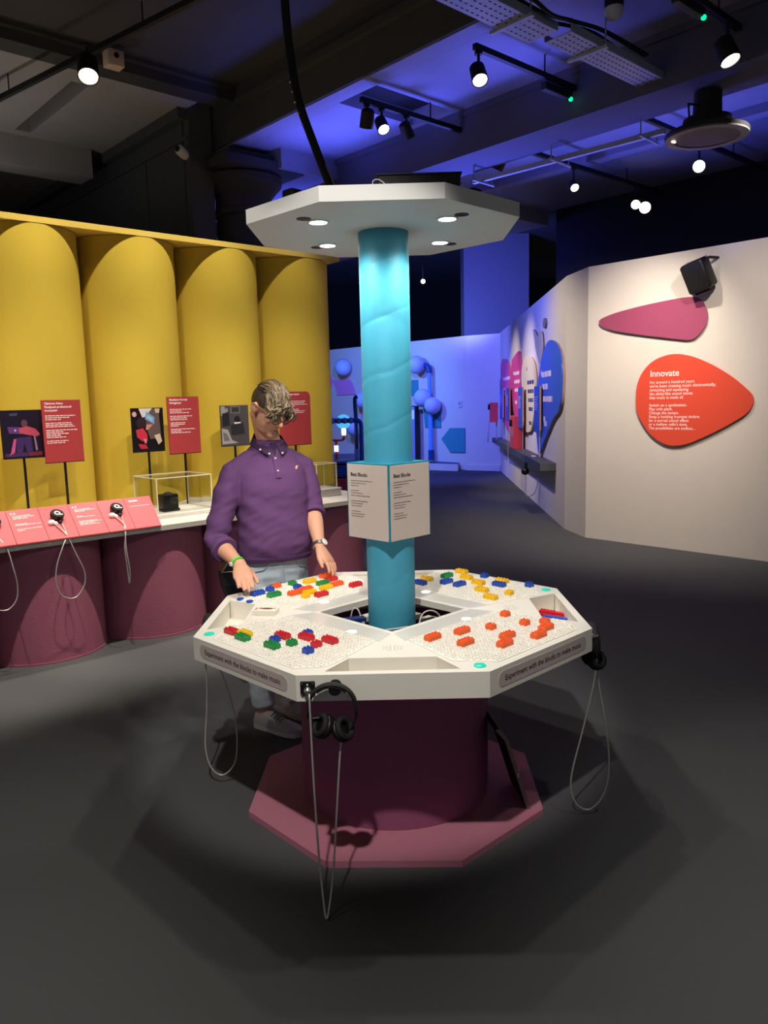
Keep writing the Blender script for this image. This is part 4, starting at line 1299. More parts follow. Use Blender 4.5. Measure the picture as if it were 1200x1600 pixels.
LN = ['For around a hundred years', "we've been creating music electronically,", 'stretching and squeezing', 'the slinky-like sound waves', 'that music is made of.', '', 'Switch on a synthesiser.', 'Play with pitch.', 'Change the tempo.', 'Swap a honking trumpet timbre', 'for a surreal sound effect', "or a mellow cello's tone.", 'The possibilities are endless...']
for i, l in enumerate(LN):
    if l:
        text_obj('text_line', l, 0.0435, FA @ Matrix.Translation((0.790, 1.757 - i * 0.0401, 0.0302)), m_printw, pn, bold=0.0003)
# loudspeaker clipped on the wall's top edge
ls = thing('wall_loudspeaker', 'black loudspeaker hanging tilted from the top of the white wall', 'loudspeaker', FA @ Vector((1.36, 2.79, 0.17)))
R = FA.to_3x3() @ Euler((radians(20), radians(-8), radians(12))).to_matrix()
mb = MB(); mb.rbox((0, 0, 0), (0.245, 0.30, 0.16), 0.03, M=R, seg=3); b = mb.build('cabinet', m_blk, ls, smooth=40)
mb = MB(); mb.rbox((0, 0, 0.082), (0.225, 0.27, 0.012), 0.005, M=R); 
mb.v = [tuple(Vector(p)) for p in mb.v]
mb = MB(); mb.rbox(R @ Vector((0, 0, 0.080)), (0.222, 0.268, 0.012), 0.005, M=R); mb.build('grille', mat('grille_black', (8, 8, 9), 0.8), ls)
mb = MB(); mb.tube([R @ Vector((0.13, 0.12, 0)), R @ Vector((0.13, 0.12, -0.06)), FA.to_3x3() @ Vector((0.11, 0.17, -0.168))], 0.014, 8); mb.build('bracket', m_blks, ls, smooth=40)
mb = MB(); mb.rbox(R @ Vector((0.0, -0.158, -0.01)), (0.17, 0.03, 0.11), 0.012, M=R); mb.build('tilt_yoke', m_blks, ls, smooth=40)
for x in (-0.05, 0.15):
    mb = MB(); mb.ball(R @ Vector((x, 0.152, 0.02)), 0.010, 8, 6); mb.build('screw', m_steel, ls, smooth=True)

# shaped panels above the shelf, in order from the near one
m_cobalt = mat('shape_cobalt', (52, 92, 206), 0.35)
m_vanilla = mat('shape_vanilla', (236, 218, 170), 0.5)
m_magenta = mat('shape_magenta', (214, 60, 132), 0.5)
m_stone = mat('shape_stone', (196, 184, 166), 0.6)
m_ply = mat('ply_edge', (196, 150, 108), 0.7)
BLUEP = [(0.834, 2.388), (0.534, 2.342), (0.27, 2.254), (0.104, 2.14), (0.027, 1.998), (0.032, 1.813), (0.069, 1.625), (0.166, 1.518), (0.313, 1.448), (0.641, 1.359), (0.976, 1.218), (1.331, 1.054), (1.627, 0.898), (1.785, 0.823), (1.935, 0.847), (2.121, 1.095), (2.319, 1.231), (2.275, 1.523), (2.041, 1.809), (1.834, 2.001), (1.635, 2.184), (1.352, 2.329), (1.058, 2.388)]
YELP = [(3.133, 2.306), (2.8, 2.272), (2.517, 2.194), (2.325, 2.071), (2.199, 1.854), (2.257, 1.61), (2.382, 1.405), (2.531, 1.253), (2.748, 1.123), (3.012, 1.088), (3.305, 1.098), (3.579, 1.344), (3.765, 1.665), (3.897, 1.91), (3.872, 2.104), (3.681, 2.242), (3.411, 2.301)]
PK2 = [(4.416, 2.449), (4.138, 2.401), (3.96, 1.992), (4.056, 1.598), (4.167, 1.379), (4.911, 1.308), (5.283, 1.662), (5.40, 2.026), (5.36, 2.313), (5.057, 2.387)]
PK1 = [(6.786, 2.449), (6.324, 2.399), (5.855, 2.277), (5.63, 2.121), (5.46, 1.844), (5.50, 1.478), (5.902, 1.016), (6.457, 1.071), (7.003, 1.456), (7.329, 1.965), (7.408, 2.274), (7.201, 2.418)]
HEART = [(2.626, 2.681), (2.371, 2.616), (2.163, 2.533), (1.994, 2.587), (1.781, 2.577), (1.683, 2.488), (1.651, 2.316), (1.779, 2.172), (1.909, 2.139), (2.073, 2.196), (2.362, 2.378), (2.522, 2.525)]
def quote(pn, F, t, z, size, lines, m_, w_):
    text_obj('quote_mark', '\u201c', size * 4, F @ Matrix.Translation((-t, z - size * 1.4, 0.0453)), m_, pn, bold=0.004)
    mb = MB(); rnd = random.Random(11)
    for i, (dz, f) in enumerate(lines):
        x = -t + 0.12 + 0.06 * i
        e = x + w_ * f
        while x < e - 0.02:
            l = min(rnd.uniform(0.12, 0.3), e - x)
            mb.prism([(x, z - dz), (x + l, z - dz), (x + l, z - dz + size), (x, z - dz + size)], 0.0451, 0.0458, lambda p: F @ p)
            x += l + 0.04
    tag(mb.build('quote_print', m_, pn), kind='stuff')
t_, pn = wall_shape('quote_panel', 'large blue teardrop panel with white quotation, nearest on the shelf wall', 'wall panel', FC, BLUEP, 0.045, m_cobalt, m_ply, ts=-1)
quote(pn, FC, 1.72, 1.92, 0.075, [(0.0, 0.82), (0.17, 0.45), (0.34, 0.78), (0.62, 0.14), (0.68, 0.22)], m_printw, 1.0)
t_, pn = wall_shape('quote_panel', 'cream oval panel with dark quotation beside the blue teardrop panel', 'wall panel', FC, YELP, 0.045, m_vanilla, m_ply, ts=-1)
quote(pn, FC, 3.25, 2.05, 0.06, [(0.20, 0.8), (0.34, 0.72), (0.48, 0.62), (0.62, 0.5), (0.84, 0.3)], mat('print_indigo', (40, 44, 110), 0.7), 0.9)
t_, pn = wall_shape('quote_panel', 'pink panel with a slanted top between the cream and the far arched panel', 'wall panel', FC, PK2, 0.045, m_magenta, m_ply, ts=-1, smooth_n=3)
quote(pn, FC, 5.10, 2.05, 0.06, [(0.0, 0.85), (0.15, 0.85), (0.30, 0.6), (0.52, 0.3)], m_printw, 0.95)
t_, pn = wall_shape('quote_panel', 'arched pink panel farthest along the shelf wall', 'wall panel', FC, PK1, 0.045, m_magenta, m_ply, ts=-1, smooth_n=3)
quote(pn, FC, 6.95, 2.0, 0.06, [(0.0, 1.0), (0.22, 0.25), (0.30, 0.2)], m_printw, 1.2)
wall_shape('wall_shape', 'stone-coloured heart-like shape above the blue and cream panels', 'wall panel', FC, HEART, 0.03, m_stone, m_edge_, ts=-1, smooth_n=3)
for (a, b, ra, rb, lab) in ((1.52, 2.67, 0.12, 0.07, 'small grey oval disc above the blue teardrop panel'), (7.62, 1.945, 0.12, 0.12, 'small grey oval disc at the far end of the shelf wall')):
    wall_shape('wall_disc', lab, 'wall panel', FC, [(a + ra * cos(i * pi / 8), b + rb * sin(i * pi / 8)) for i in range(16)], 0.03, mat('disc_grey', (120, 116, 122), 0.6), ts=-1, smooth_n=0)
# shelf
m_shelf = mat('shelf_grey', (74, 76, 80), 0.6)
sh = thing('wall_shelf', 'long dark grey shelf along the white wall of shaped panels', 'shelf')
mb = MB(); mb.prism([(-0.63, 0.0), (-7.69, 0.0), (-7.69, 0.21), (-0.63, 0.21)], 0.676, 0.775, lambda p: FC @ Vector((p.x, p.z, p.y)))
mb.build('board', m_shelf, sh)
mb = MB(); mb.prism([(-1.85, 0.08), (-2.05, 0.08), (-2.05, 0.14), (-1.85, 0.14)], 0.775, 0.778, lambda p: FC @ Vector((p.x, p.z, p.y)))
mb.build('label_card', m_printw, sh)
# caption slabs on rods standing on the shelf
m_slab = mat('caption_blue', (44, 84, 200), 0.45)
def caption(label, t, w_, z0, z1, out):
    c = thing('caption_stand', label, 'caption stand', FC @ Vector((-t, 0.7755, out)), 0, 'caption stands on the grey shelf')
    o_ = Vector((-t, 0.7755, out))
    L = lambda p: FC.to_3x3() @ (Vector(p) - Vector((0, 0, 0)))
    def bx(mb, x0, x1, y0, y1, z0_, z1_):
        vs = [L((x, y, z)) for z in (z0_, z1_) for y in (y0, y1) for x in (x0, x1)]
        mb.add(vs, [(0, 2, 3, 1), (4, 5, 7, 6), (0, 1, 5, 4), (2, 6, 7, 3), (0, 4, 6, 2), (1, 3, 7, 5)])
    mb = MB(); bx(mb, -w_ / 2, w_ / 2, z0 - 0.7755, z1 - 0.7755, 0.012, 0.03); f = mb.build('face', m_slab, c)
    mb = MB(); bx(mb, -w_ / 2, w_ / 2, z0 - 0.74, z1 - 0.7755, -0.012, 0.0118); mb.build('core', m_ply, c)
    mb = MB(); bx(mb, -0.008, 0.008, 0.0, z0 - 0.7755 + 0.1, -0.03, -0.014); mb.build('rod', m_steelc, c)
    mb = MB()
    for i in range(6):
        bx(mb, -w_ * 0.38, -w_ * 0.38 + w_ * (0.7 - 0.08 * (i % 3)), z1 - 0.7755 - 0.16 - i * 0.035, z1 - 0.7755 - 0.15 - i * 0.035, 0.0302, 0.0306)
    tag(mb.build('small_print', m_printw, f), kind='stuff')
    return c
caption('blue caption slab on a rod before the blue teardrop panel', 1.70, 0.42, 1.14, 1.80, 0.08)
caption('blue-topped caption slab on a rod before the cream oval panel', 3.45, 0.42, 1.14, 1.81, 0.10)
caption('blue-topped caption slab on a rod between the two pink panels', 5.45, 0.42, 1.20, 1.83, 0.09)
caption('caption slab on a rod farthest along the grey shelf', 6.75, 0.42, 1.20, 1.83, 0.08)
m_rbox = mat('phone_box_red', (222, 66, 72), 0.5)
def phone_box(label, t, out, z0, z1, w_, d_, cordpts):
    b = thing('phone_box', label, 'phone box', FC @ Vector((-t, z0, out)))
    L = FC.to_3x3()
    M_ = Matrix((L.col[0], L.col[1], L.col[2])).transposed()
    mb = MB(); mb.rbox(L @ Vector((0, (z1 - z0) / 2, 0)), (w_, z1 - z0, d_), 0.006, M=M_); bo = mb.build('casing', m_rbox, b)
    mb = MB(); mb.rbox(L @ Vector((0.0, (z1 - z0) * 0.78, d_ / 2 + 0.022)), (0.05, 0.12, 0.04), 0.012, M=M_); mb.build('handset', m_blk, b, smooth=40)
    mb = MB(); mb.rbox(L @ Vector((0.0, (z1 - z0) * 0.5, d_ / 2 + 0.003)), (w_ * 0.7, (z1 - z0) * 0.3, 0.004), 0.001, M=M_); mb.build('plate', mat('plate_coral', (214, 110, 120), 0.5), bo)
    mb = MB(); mb.tube(smooth_path([L @ Vector(p) for p in cordpts], 6), 0.008, 6); mb.build('cord', m_steelc, b, smooth=True)
    return b
phone_box('red phone box with black handset standing on the grey shelf', 3.95, 0.135, 0.7755, 1.33, 0.62, 0.13, [(0.0, 0.38, 0.10), (0.0, 0.2, 0.14), (0.0, 0.02, 0.13), (0.0, -0.15, 0.13), (0.03, -0.3, 0.12)])
pb = phone_box('smaller red phone box with black handset at the far end of the grey shelf', 6.95, 0.24, 1.14, 1.55, 0.22, 0.16, [(-0.03, 0.04, 0.10), (-0.05, -0.25, 0.10), (-0.03, -0.42, 0.12), (0.0, -0.36, 0.13), (0.0, -0.2, 0.12)])
mb = MB(); L_ = FC.to_3x3(); mb.tube([L_ @ Vector((0.0, 0.02, -0.06)), L_ @ Vector((0.0, -0.3645, -0.06))], 0.014, 8); mb.build('rod', m_steelc, pb)
# handset hanging below the shelf
hs = thing('hanging_handset', 'black telephone handset hanging from the front of the grey shelf', 'handset', FC @ Vector((-1.85, 0.66, 0.235)))
L_ = FC.to_3x3()
mb = MB(); mb.rbox(L_ @ Vector((0, -0.01, 0)), (0.07, 0.09, 0.04), 0.012, M=Matrix((L_.col[0], L_.col[1], L_.col[2])).transposed()); mb.build('clip', m_blk, hs, smooth=40)
mb = MB(); mb.ball(L_ @ Vector((0, -0.10, 0.01)), (0.06, 0.035, 0.055), 14, 10); mb.build('earpiece', m_blk, hs, smooth=True)
mb = MB(); mb.tube(smooth_path([L_ @ Vector(p) for p in ((0, -0.14, 0.0), (-0.03, -0.3, 0.0), (-0.02, -0.42, 0.0), (0.08, -0.47, -0.02), (0.2, -0.40, -0.10), (0.24, -0.2, -0.15), (0.25, 0.0, -0.17))], 6), 0.006, 6); mb.build('cord', m_steelc, hs, smooth=True)

# ================================================================== THE FAR BLUE ROOM
m_ballw = mat('ball_pale', (186, 196, 226), 0.6)
m_pipe = mat('pipe_blue', (110, 160, 236), 0.4)
m_farpink = mat('shape_far_pink', (232, 140, 206), 0.5)
m_coll = mat('pipe_dark', (24, 66, 130), 0.4)
m_tealp = mat('shape_teal', (60, 150, 156), 0.6)
def fball(label, t, z, r):
    """pale ball standing off the wall; t is where its centre is seen"""
    t = t - r * 1.11
    b = thing('wall_ball', label, 'ball', FF @ Vector((-t, z, 0)))
    L = FF.to_3x3()
    mb = MB(); mb.ball(L @ Vector((0, 0, r + 0.02)), r, 24, 14); mb.build('shell', m_ballw, b, smooth=True)
    mb = MB(); mb.tube([L @ Vector((0, 0, 0)), L @ Vector((0, 0, 0.06))], 0.05, 10); mb.build('mount', m_coll, b)
    return b
fball('pale round ball high on the blue wall left of the turquoise pillar', 4.40, 2.55, 0.225)
fball('pale round ball high on the blue wall just right of the turquoise pillar', 1.62, 2.48, 0.215)
fball('front pale ball of the overlapping pair on the blue wall', 1.43, 1.69, 0.215)
fball('rear pale ball of the overlapping pair on the blue wall', 1.10, 1.50, 0.20)
fball('pale round ball behind the blue pipe, at the left edge of the turquoise pillar', 3.66, 1.68, 0.21)
fball('low pale ball on the blue wall behind the globe lamp', 4.00, 0.95, 0.21)
pt = thing('wall_pipe', 'blue pipe with dark elbow running down the blue wall from ball to floor', 'pipe')
L3 = lambda a, b, c: FF @ Vector((-a, b, c))
mb = MB(); mb.tube([L3(1.05, 2.27, 0.14), L3(1.05, 1.66, 0.14)], 0.05, 12); mb.build('upper_pipe', m_pipe, pt, smooth=60)
mb = MB(); mb.tube(smooth_path([L3(1.34, 2.46, 0.14), L3(1.20, 2.46, 0.14), L3(1.09, 2.42, 0.14), L3(1.05, 2.27, 0.14)], 6), 0.062, 12); mb.build('elbow', m_coll, pt, smooth=60)
mb = MB(); mb.tube([L3(1.03, 1.36, 0.14), L3(1.03, 0.42, 0.14)], 0.055, 12); mb.build('lower_pipe', m_pipe, pt, smooth=60)
mb = MB(); mb.tube([L3(1.03, 0.45, 0.14), L3(1.03, 0.2, 0.14)], 0.068, 12); mb.build('collar', m_coll, pt, smooth=60)
mb = MB(); mb.tube([L3(1.03, 1.40, 0.14), L3(1.03, 1.34, 0.14)], 0.062, 12); mb.build('collar', m_coll, pt, smooth=60)
for (lab, pl) in (('tall teal panel with curved top partly behind the pillar on the blue wall', [(1.80, 2.13), (1.56, 2.13), (1.56, 1.75), (1.80, 1.75)]),
                  ('teal rectangular panel behind the overlapping balls', [(1.38, 1.45), (0.81, 1.45), (0.81, 0.98), (1.33, 0.98)]),
                  ('teal five-sided panel pointing left, low on the blue wall', [(0.79, 0.71), (0.51, 0.97), (0.04, 0.98), (0.04, 0.41), (0.51, 0.40)])):
    wall_shape('wall_shape', lab, 'wall panel', FF, pl, 0.03, m_tealp, ts=-1, smooth_n=0)
wall_shape('wall_shape', 'pink panel with one curved side on the blue wall left of the pillar', 'wall panel', FF, [(4.89, 2.24), (4.15, 2.24), (4.03, 2.12), (3.95, 1.97), (3.94, 1.83), (4.70, 1.82), (4.74, 2.0)], 0.03, m_farpink, ts=-1, smooth_n=0)
wall_shape('wall_shape', 'round pink panel half behind the yellow display', 'wall panel', FF, [(5.15 + 0.25 * cos(i * pi / 10), 2.22 + 0.22 * sin(i * pi / 10)) for i in range(20)], 0.03, m_farpink, ts=-1, smooth_n=0)
wall_shape('wall_shape', 'small pink panel beside the left edge of the pillar on the blue wall', 'wall panel', FF, [(3.72, 1.55), (3.45, 1.55), (3.45, 1.2), (3.72, 1.2)], 0.03, m_farpink, ts=-1, smooth_n=0)
pf = thing('low_platform', 'low white-fronted platform along the blue wall', 'platform')
mb = MB(); mb.prism([(-0.25, 0.001), (-0.02, 0.30), (-1.9, 0.75), (-6.0, 0.75), (-6.0, 0.001)], 0.0, 0.16, lambda p: FF @ Vector((p.x, p.z, p.y)))
mb.build('riser', m_white, pf)
mb = MB(); mb.prism([(-0.25, 0.001), (-0.02, 0.30), (-1.9, 0.75), (-6.0, 0.75), (-6.0, 0.001)], 0.1602, 0.166, lambda p: FF @ Vector((p.x, p.z, p.y)))
mb.build('deck', mat('deck_blue_grey', (70, 80, 120), 0.6), pf)
tt = thing('screen_totem', 'upright screen totem with a dark edge on the blue wall platform', 'screen', FF @ Vector((-1.62, 0.1665, 0.20)))
L = FF.to_3x3(); M_ = Matrix((L.col[0], L.col[1], L.col[2])).transposed()
mb = MB(); mb.rbox(L @ Vector((0, 0.67, 0)), (0.42, 1.34, 0.10), 0.01, M=M_); b = mb.build('casing', mat('totem_dark', (40, 26, 44), 0.5), tt)
mb = MB(); mb.rbox(L @ Vector((-0.02, 0.67, 0.052)), (0.36, 1.29, 0.006), 0.002, M=M_); f = mb.build('front', mat('totem_front', (150, 156, 206), 0.5), tt)
mb = MB(); mb.rbox(L @ Vector((-0.02, 1.13, 0.056)), (0.34, 0.22, 0.004), 0.001, M=M_); mb.build('screen', mat('totem_screen', (160, 190, 220), 0.3, emit=(150, 190, 255), es=0.6), f)
mb = MB(); mb.lathe([(0.06, 0), (0.06, 0.004), (0.045, 0.004), (0.045, 0.001), (0.001, 0.001)], 18, L @ Vector((-0.02, 0.86, 0.055)), M_); mb.build('dial', mat('totem_ring', (60, 40, 80), 0.5), f)
sw = thing('wall_switch', 'small white switch plate on the blue wall', 'switch', FF @ Vector((-0.20, 1.53, 0.0)))
mb = MB(); mb.rbox(L @ Vector((0, 0, 0.012)), (0.12, 0.16, 0.024), 0.006, M=M_); mb.build('plate', mat('switch_white', (206, 206, 200), 0.4), sw)
mb = MB(); mb.rbox(L @ Vector((0, 0.01, 0.026)), (0.05, 0.06, 0.006), 0.002, M=M_); mb.build('rocker', mat('switch_grey', (150, 150, 150), 0.4), sw)

# pipe exhibit with the glowing globe (between the display and the pillar)
m_coral = mat('pipe_coral', (226, 110, 96), 0.45)
ex = thing('exhibit_table', 'blue-topped exhibit table with slatted coral sloping front', 'table', (-0.9, 12.0, 0))
mb = MB(); mb.bbox(-1.3, 0.62, 0.0, 1.7, 0.70, 0.735); mb.build('tabletop', mat('table_blue', (110, 140, 214), 0.35), ex)
mb = MB(); mb.bbox(-1.2, 0.55, 0.5, 1.6, 0.0, 0.70); mb.build('plinth', mat('plinth_dark', (18, 18, 24), 0.8), ex)
for i in range(5):
    mb = MB(); z = 0.655 - i * 0.036
    mb.bbox(-1.3, 0.60, -0.02 - i * 0.02, 0.03 - i * 0.02, z - 0.012, z + 0.012); mb.build('blue_slat', mat('slat_blue', (70, 120, 220), 0.5), ex)
for i in range(9):
    f = i / 9
    z1, z2 = 0.475 - i * 0.040, 0.475 - (i + 1) * 0.040 + 0.008
    mb = MB()
    mb.loft([[(0.13 + 0.19 * f, -0.13 - 0.02 * i, z1), (0.75, -0.13 - 0.02 * i, z1), (0.75, -0.15 - 0.02 * i, z2), (0.13 + 0.19 * (f + 0.1), -0.15 - 0.02 * i, z2)], [(0.13 + 0.19 * f, -0.10 - 0.02 * i, z1), (0.75, -0.10 - 0.02 * i, z1), (0.75, -0.12 - 0.02 * i, z2), (0.13 + 0.19 * (f + 0.1), -0.12 - 0.02 * i, z2)]])
    mb.build('coral_slat', mat('slat_coral', (206, 74, 64), 0.6), ex)
mb = MB(); mb.loft([[(0.12, -0.09, 0.475), (0.75, -0.09, 0.475), (0.75, -0.25, 0.10), (0.30, -0.25, 0.10)], [(0.12, -0.04, 0.475), (0.75, -0.04, 0.475), (0.75, -0.20, 0.10), (0.30, -0.20, 0.10)]]); mb.build('front_backing', mat('slat_coral_dark', (130, 40, 40), 0.7), ex)
mb = MB(); mb.bbox(0.62, 0.70, -0.25, 0.2, 0.0, 0.60); mb.build('leg', mat('plinth_dark', (18, 18, 24), 0.8), ex)
gl = thing('globe_lamp', 'glowing pale globe on a coral pipe stand', 'lamp', (-0.604, 12.25, 0.7355))
mb = MB(); mb.ball((0, 0, 0.60), 0.115, 24, 14); mb.build('globe', mat('globe_glow', (150, 220, 255), 0.4, emit=(80, 190, 255), es=0.9), gl, smooth=True)
mb = MB(); mb.tube(smooth_path([(0, 0, 0.50), (0, 0, 0.36), (-0.012, 0, 0.325), (-0.05, 0, 0.31), (-0.20, 0, 0.31)], 6), 0.022, 10); mb.tube([(-0.125, 0, 0.31), (-0.125, 0, 0.0)], 0.022, 10); mb.tube([(-0.20, 0, 0.31), (-0.40, 0, 0.31), (-0.40, 0, 0.0)], 0.022, 10); mb.build('coral_pipe', m_coral, gl, smooth=60)
for (x, z, h_) in ((0, 0.44, 0.10), (-0.125, 0.18, 0.09)):
    mb = MB(); mb.cyl((x, 0), 0.033, z - h_ / 2, z + h_ / 2, 16); mb.build('glow_ring', mat('glow_white', (255, 255, 255), 0.4, emit=(255, 245, 225), es=3.0), gl, smooth=60)
ch = thing('ball_chain', 'row of blue balls on a pipe in front of the globe', 'pipe', (0, 12.05, 0.7355))
for i, x in enumerate((-0.86, -0.765, -0.670, -0.575, -0.480)):
    mb = MB(); mb.ball((x, 0, 0.62), 0.048, 16, 10); mb.build('blue_ball', m_pipe, ch, smooth=True)
mb = MB(); mb.tube(smooth_path([(-0.95, 0, 0.62), (-0.5, 0, 0.62), (-0.395, 0, 0.62), (-0.345, 0, 0.60), (-0.325, 0, 0.55), (-0.324, 0, 0.40), (-0.324, 0, 0.0)], 6), 0.036, 12); mb.build('pipe', mat('pipe_azure', (20, 96, 214), 0.4), ch, smooth=60)
up_ = thing('upright_pipe', 'dark blue upright pipe with a bent top behind the blue ball row', 'pipe', (-0.41, 12.35, 0.7355))
mb = MB(); mb.tube(smooth_path([(0.03, 0, 0.99), (0.0, 0, 0.965), (-0.008, 0, 0.90), (0, 0, 0.60), (0, 0, 0.0)], 6), 0.032, 12); mb.build('pipe', m_coll, up_, smooth=60)
mb = MB(); mb.cyl((0, 0), 0.042, 0.0, 0.16, 16); mb.build('collar', m_pipe, up_, smooth=60)

# ================================================================== CEILING FITTINGS
m_track = mat('track_black', (12, 12, 14), 0.6)
m_tube_ = mat('strut_zinc', (150, 156, 176), 0.5)
m_lit = mat('lens_lit', (255, 250, 240), 0.4, emit=(255, 238, 210), es=12)
m_unlit = mat('lens_dark', (60, 60, 70), 0.3)
def track(label, s0, n0, s1, n1, z, drops=3, ztop=4.17):
    t = thing('lighting_track', label, 'light track')
    a, b = hall(s0, n0, z), hall(s1, n1, z)
    d = (b - a).normalized(); q = Vector((-d.y, d.x, 0)) * 0.018
    mb = MB(); mb.loft([[a + q, a - q, a - q + Vector((0, 0, 0.04)), a + q + Vector((0, 0, 0.04))], [b + q, b - q, b - q + Vector((0, 0, 0.04)), b + q + Vector((0, 0, 0.04))]])
    mb.build('rail', m_track, t)
    for i in range(drops):
        p = a.lerp(b, (i + 0.5) / drops)
        mb = MB(); mb.cyl((p.x, p.y), 0.006, z + 0.04, ztop, 6); mb.build('drop_rod', m_track, t)
    return t
track('long black lighting track above the cable tray side of the blue ceiling', 4.30, -3.74, 9.0, -3.70, 4.0)
track('long black lighting track in the middle of the blue ceiling', 4.30, -4.93, 9.0, -4.90, 4.0)
track('short black lighting track on the left dark ceiling', 2.95, -4.6, 2.25, -8.3, 4.32, 2, 4.5)
track('black lighting track at the upper right under the dark ceiling', 4.5, -2.46, 8.5, -2.46, 4.0, 3)
def track_spot(label, pos, aim, lit, size=1.0, ztop=None):
    t = thing('track_spotlight', label, 'spotlight', pos, 0, 'track spotlights')
    d = (Vector(aim) - Vector(pos)).normalized()
    R = d.to_track_quat('Z', 'Y').to_matrix()
    k = size
    mb = MB(); mb.lathe([(0.030 * k, -0.075 * k), (0.048 * k, -0.060 * k), (0.052 * k, 0.055 * k), (0.046 * k, 0.055 * k), (0.044 * k, 0.040 * k)], 20, (0, 0, 0), R); mb.build('can', m_track, t, smooth=40)
    mb = MB(); mb.lathe([(0.044 * k, 0.041 * k), (0.044 * k, 0.050 * k), (0.030 * k, 0.056 * k), (0.002, 0.058 * k)], 20, (0, 0, 0), R); mb.build('lens', m_lit if lit else m_unlit, t, smooth=40)
    h_ = (ztop - Vector(pos).z) if ztop else 0.12
    mb = MB(); mb.tube([R @ Vector((0, 0, -0.02 * k)), Vector((0, 0, 0.06)), Vector((0, 0, h_))], 0.010, 8); mb.rbox((0, 0, h_ - 0.012), (0.05, 0.05, 0.022), 0.004); mb.build('arm', m_track, t)
    return t
camp = Vector((0, 0, 1.65))
ps = lambda s, n, z: hall(s, n, z)
track_spot('black spotlight leftmost under the ceiling recess, unlit side to the viewer', ps(4.36, -4.93, 3.88), (-0.5, 8, 1), False, 1.1, 4.0)
track_spot('lit black spotlight second from the left under the ceiling recess', ps(4.52, -4.93, 3.87), (1.2, 4.5, 0.5), True, 1.0, 4.0)
track_spot('black spotlight third from the left under the ceiling recess, unlit', ps(4.80, -4.93, 3.88), (2.0, 9, 0), False, 1.0, 4.0)
track_spot('lit spotlight at the near end of the track beside the cable tray', ps(4.34, -3.74, 3.85), (1.2, 3.4, 0.2), True, 1.1, 4.0)
track_spot('tilted black spotlight above the zinc strut, aimed left', ps(6.0, -4.92, 3.84), (0.4, 8.2, 2.2), False, 1.2, 4.0)
track_spot('lit spotlight just right of the strut crossing', ps(7.2, -4.915, 3.82), (2.6, 3.5, 0.0), True, 0.9, 4.0)
track_spot('left lit spotlight of the close pair at the far track end', ps(8.42, -4.905, 3.82), (0.6, 2.4, 0.2), True, 1.1, 4.0)
track_spot('right lit spotlight of the close pair at the far track end', ps(8.62, -4.905, 3.81), (0.8, 1.0, 0.8), True, 1.4, 4.0)
track_spot('lit spotlight on the track right of the round ceiling speaker', ps(7.5, -3.712, 3.80), (0.6, 1.0, 1.0), True, 1.2, 4.0)
track_spot('lit spotlight at the upper right below the green indicator', ps(5.30, -2.46, 3.83), (3.2, 4.0, 0.3), True, 1.3, 4.0)
track_spot('lit spotlight on the left track over the yellow display', ps(2.55, -6.0, 4.14), (-1.5, 4.2, 0.9), True, 1.5, 4.32)
track_spot('lit spotlight at the far left end of the left track', ps(2.32, -7.8, 4.14), (-2.5, 2.4, 1.0), True, 1.2, 4.32)
fs = track_spot('tiny lit spotlight seen right of the pillar against the black hall', (0.85, 15.2, 3.88), (0.1, 1, 1.2), True, 0.9, 5.6)

# cable tray (two perforated lengths) with cables
def tray(label, s0, s1, n, w_, z):
    t = thing('cable_tray', label, 'cable tray', hall((s0 + s1) / 2, n, z), GA)
    L_ = (s1 - s0) / 2
    mb = MB(); mb.bbox(-L_, L_, -w_ / 2, w_ / 2, 0, 0.004); p = mb.build('bed', m_tube_, t)
    for y in (-w_ / 2, w_ / 2):
        mb = MB(); mb.bbox(-L_, L_, y - 0.003, y + 0.003, 0.0042, 0.05); mb.build('side_rail', m_tube_, t)
    mb = MB()
    nx = int(2 * L_ / 0.045)
    for i in range(nx):
        for j in range(4):
            mb.box((-L_ + 0.03 + i * 0.045 + (0.02 if j % 2 else 0), -w_ * 0.34 + j * w_ * 0.227, -0.0006), (0.022, 0.008, 0.001))
    tag(mb.build('slots', mat('slot_dark', (36, 36, 48), 0.8), p), kind='stuff')
    for x in (-L_ * 0.6, L_ * 0.7):
        for y in (-w_ / 2 - 0.03, w_ / 2 + 0.03):
            mb = MB(); mb.cyl((x, y), 0.005, -0.02, 0.26, 6); mb.build('hanger_rod', m_tube_, t)
        mb = MB(); mb.bbox(x - 0.015, x + 0.015, -w_ / 2 - 0.05, w_ / 2 + 0.05, -0.02, -0.002); mb.build('hanger_bar', m_tube_, t)
    return t
tray('perforated zinc cable tray length nearest the viewer, loaded with black cables', 2.2, 4.27, -3.15, 0.22, 3.87)
tray('perforated zinc cable tray length running on to the round ceiling speaker', 4.34, 6.0, -3.09, 0.20, 3.87)
rnd = random.Random(4)
bd = thing('cable_bundle', 'loose bundle of black cables lying along the perforated cable tray', 'cables')
for i in range(7):
    o_ = rnd.uniform(-0.09, 0.09)
    dn = 0.12
    pts = [hall(2.2, -3.26 + dn + o_, 3.93), hall(3.1, -3.26 + dn + o_ * 1.0, 3.93 + rnd.uniform(0, .05)), hall(3.5, -3.24 + dn + o_ * 0.9, 3.95), hall(3.9, -3.22 + dn + o_ + rnd.uniform(-.03, .05), 3.94), hall(4.12, -3.16 + dn + o_ * .8, 3.90), hall(4.35, -3.14 + dn + o_ * .5, 3.93), hall(4.7, -3.14 + dn + o_ * .5, 3.97), hall(5.2, -3.16 + dn + o_, 3.95)]
    mb = MB(); mb.tube(smooth_path(pts, 5), 0.011, 6)
    mb.build('cable', m_blks, bd, smooth=True)
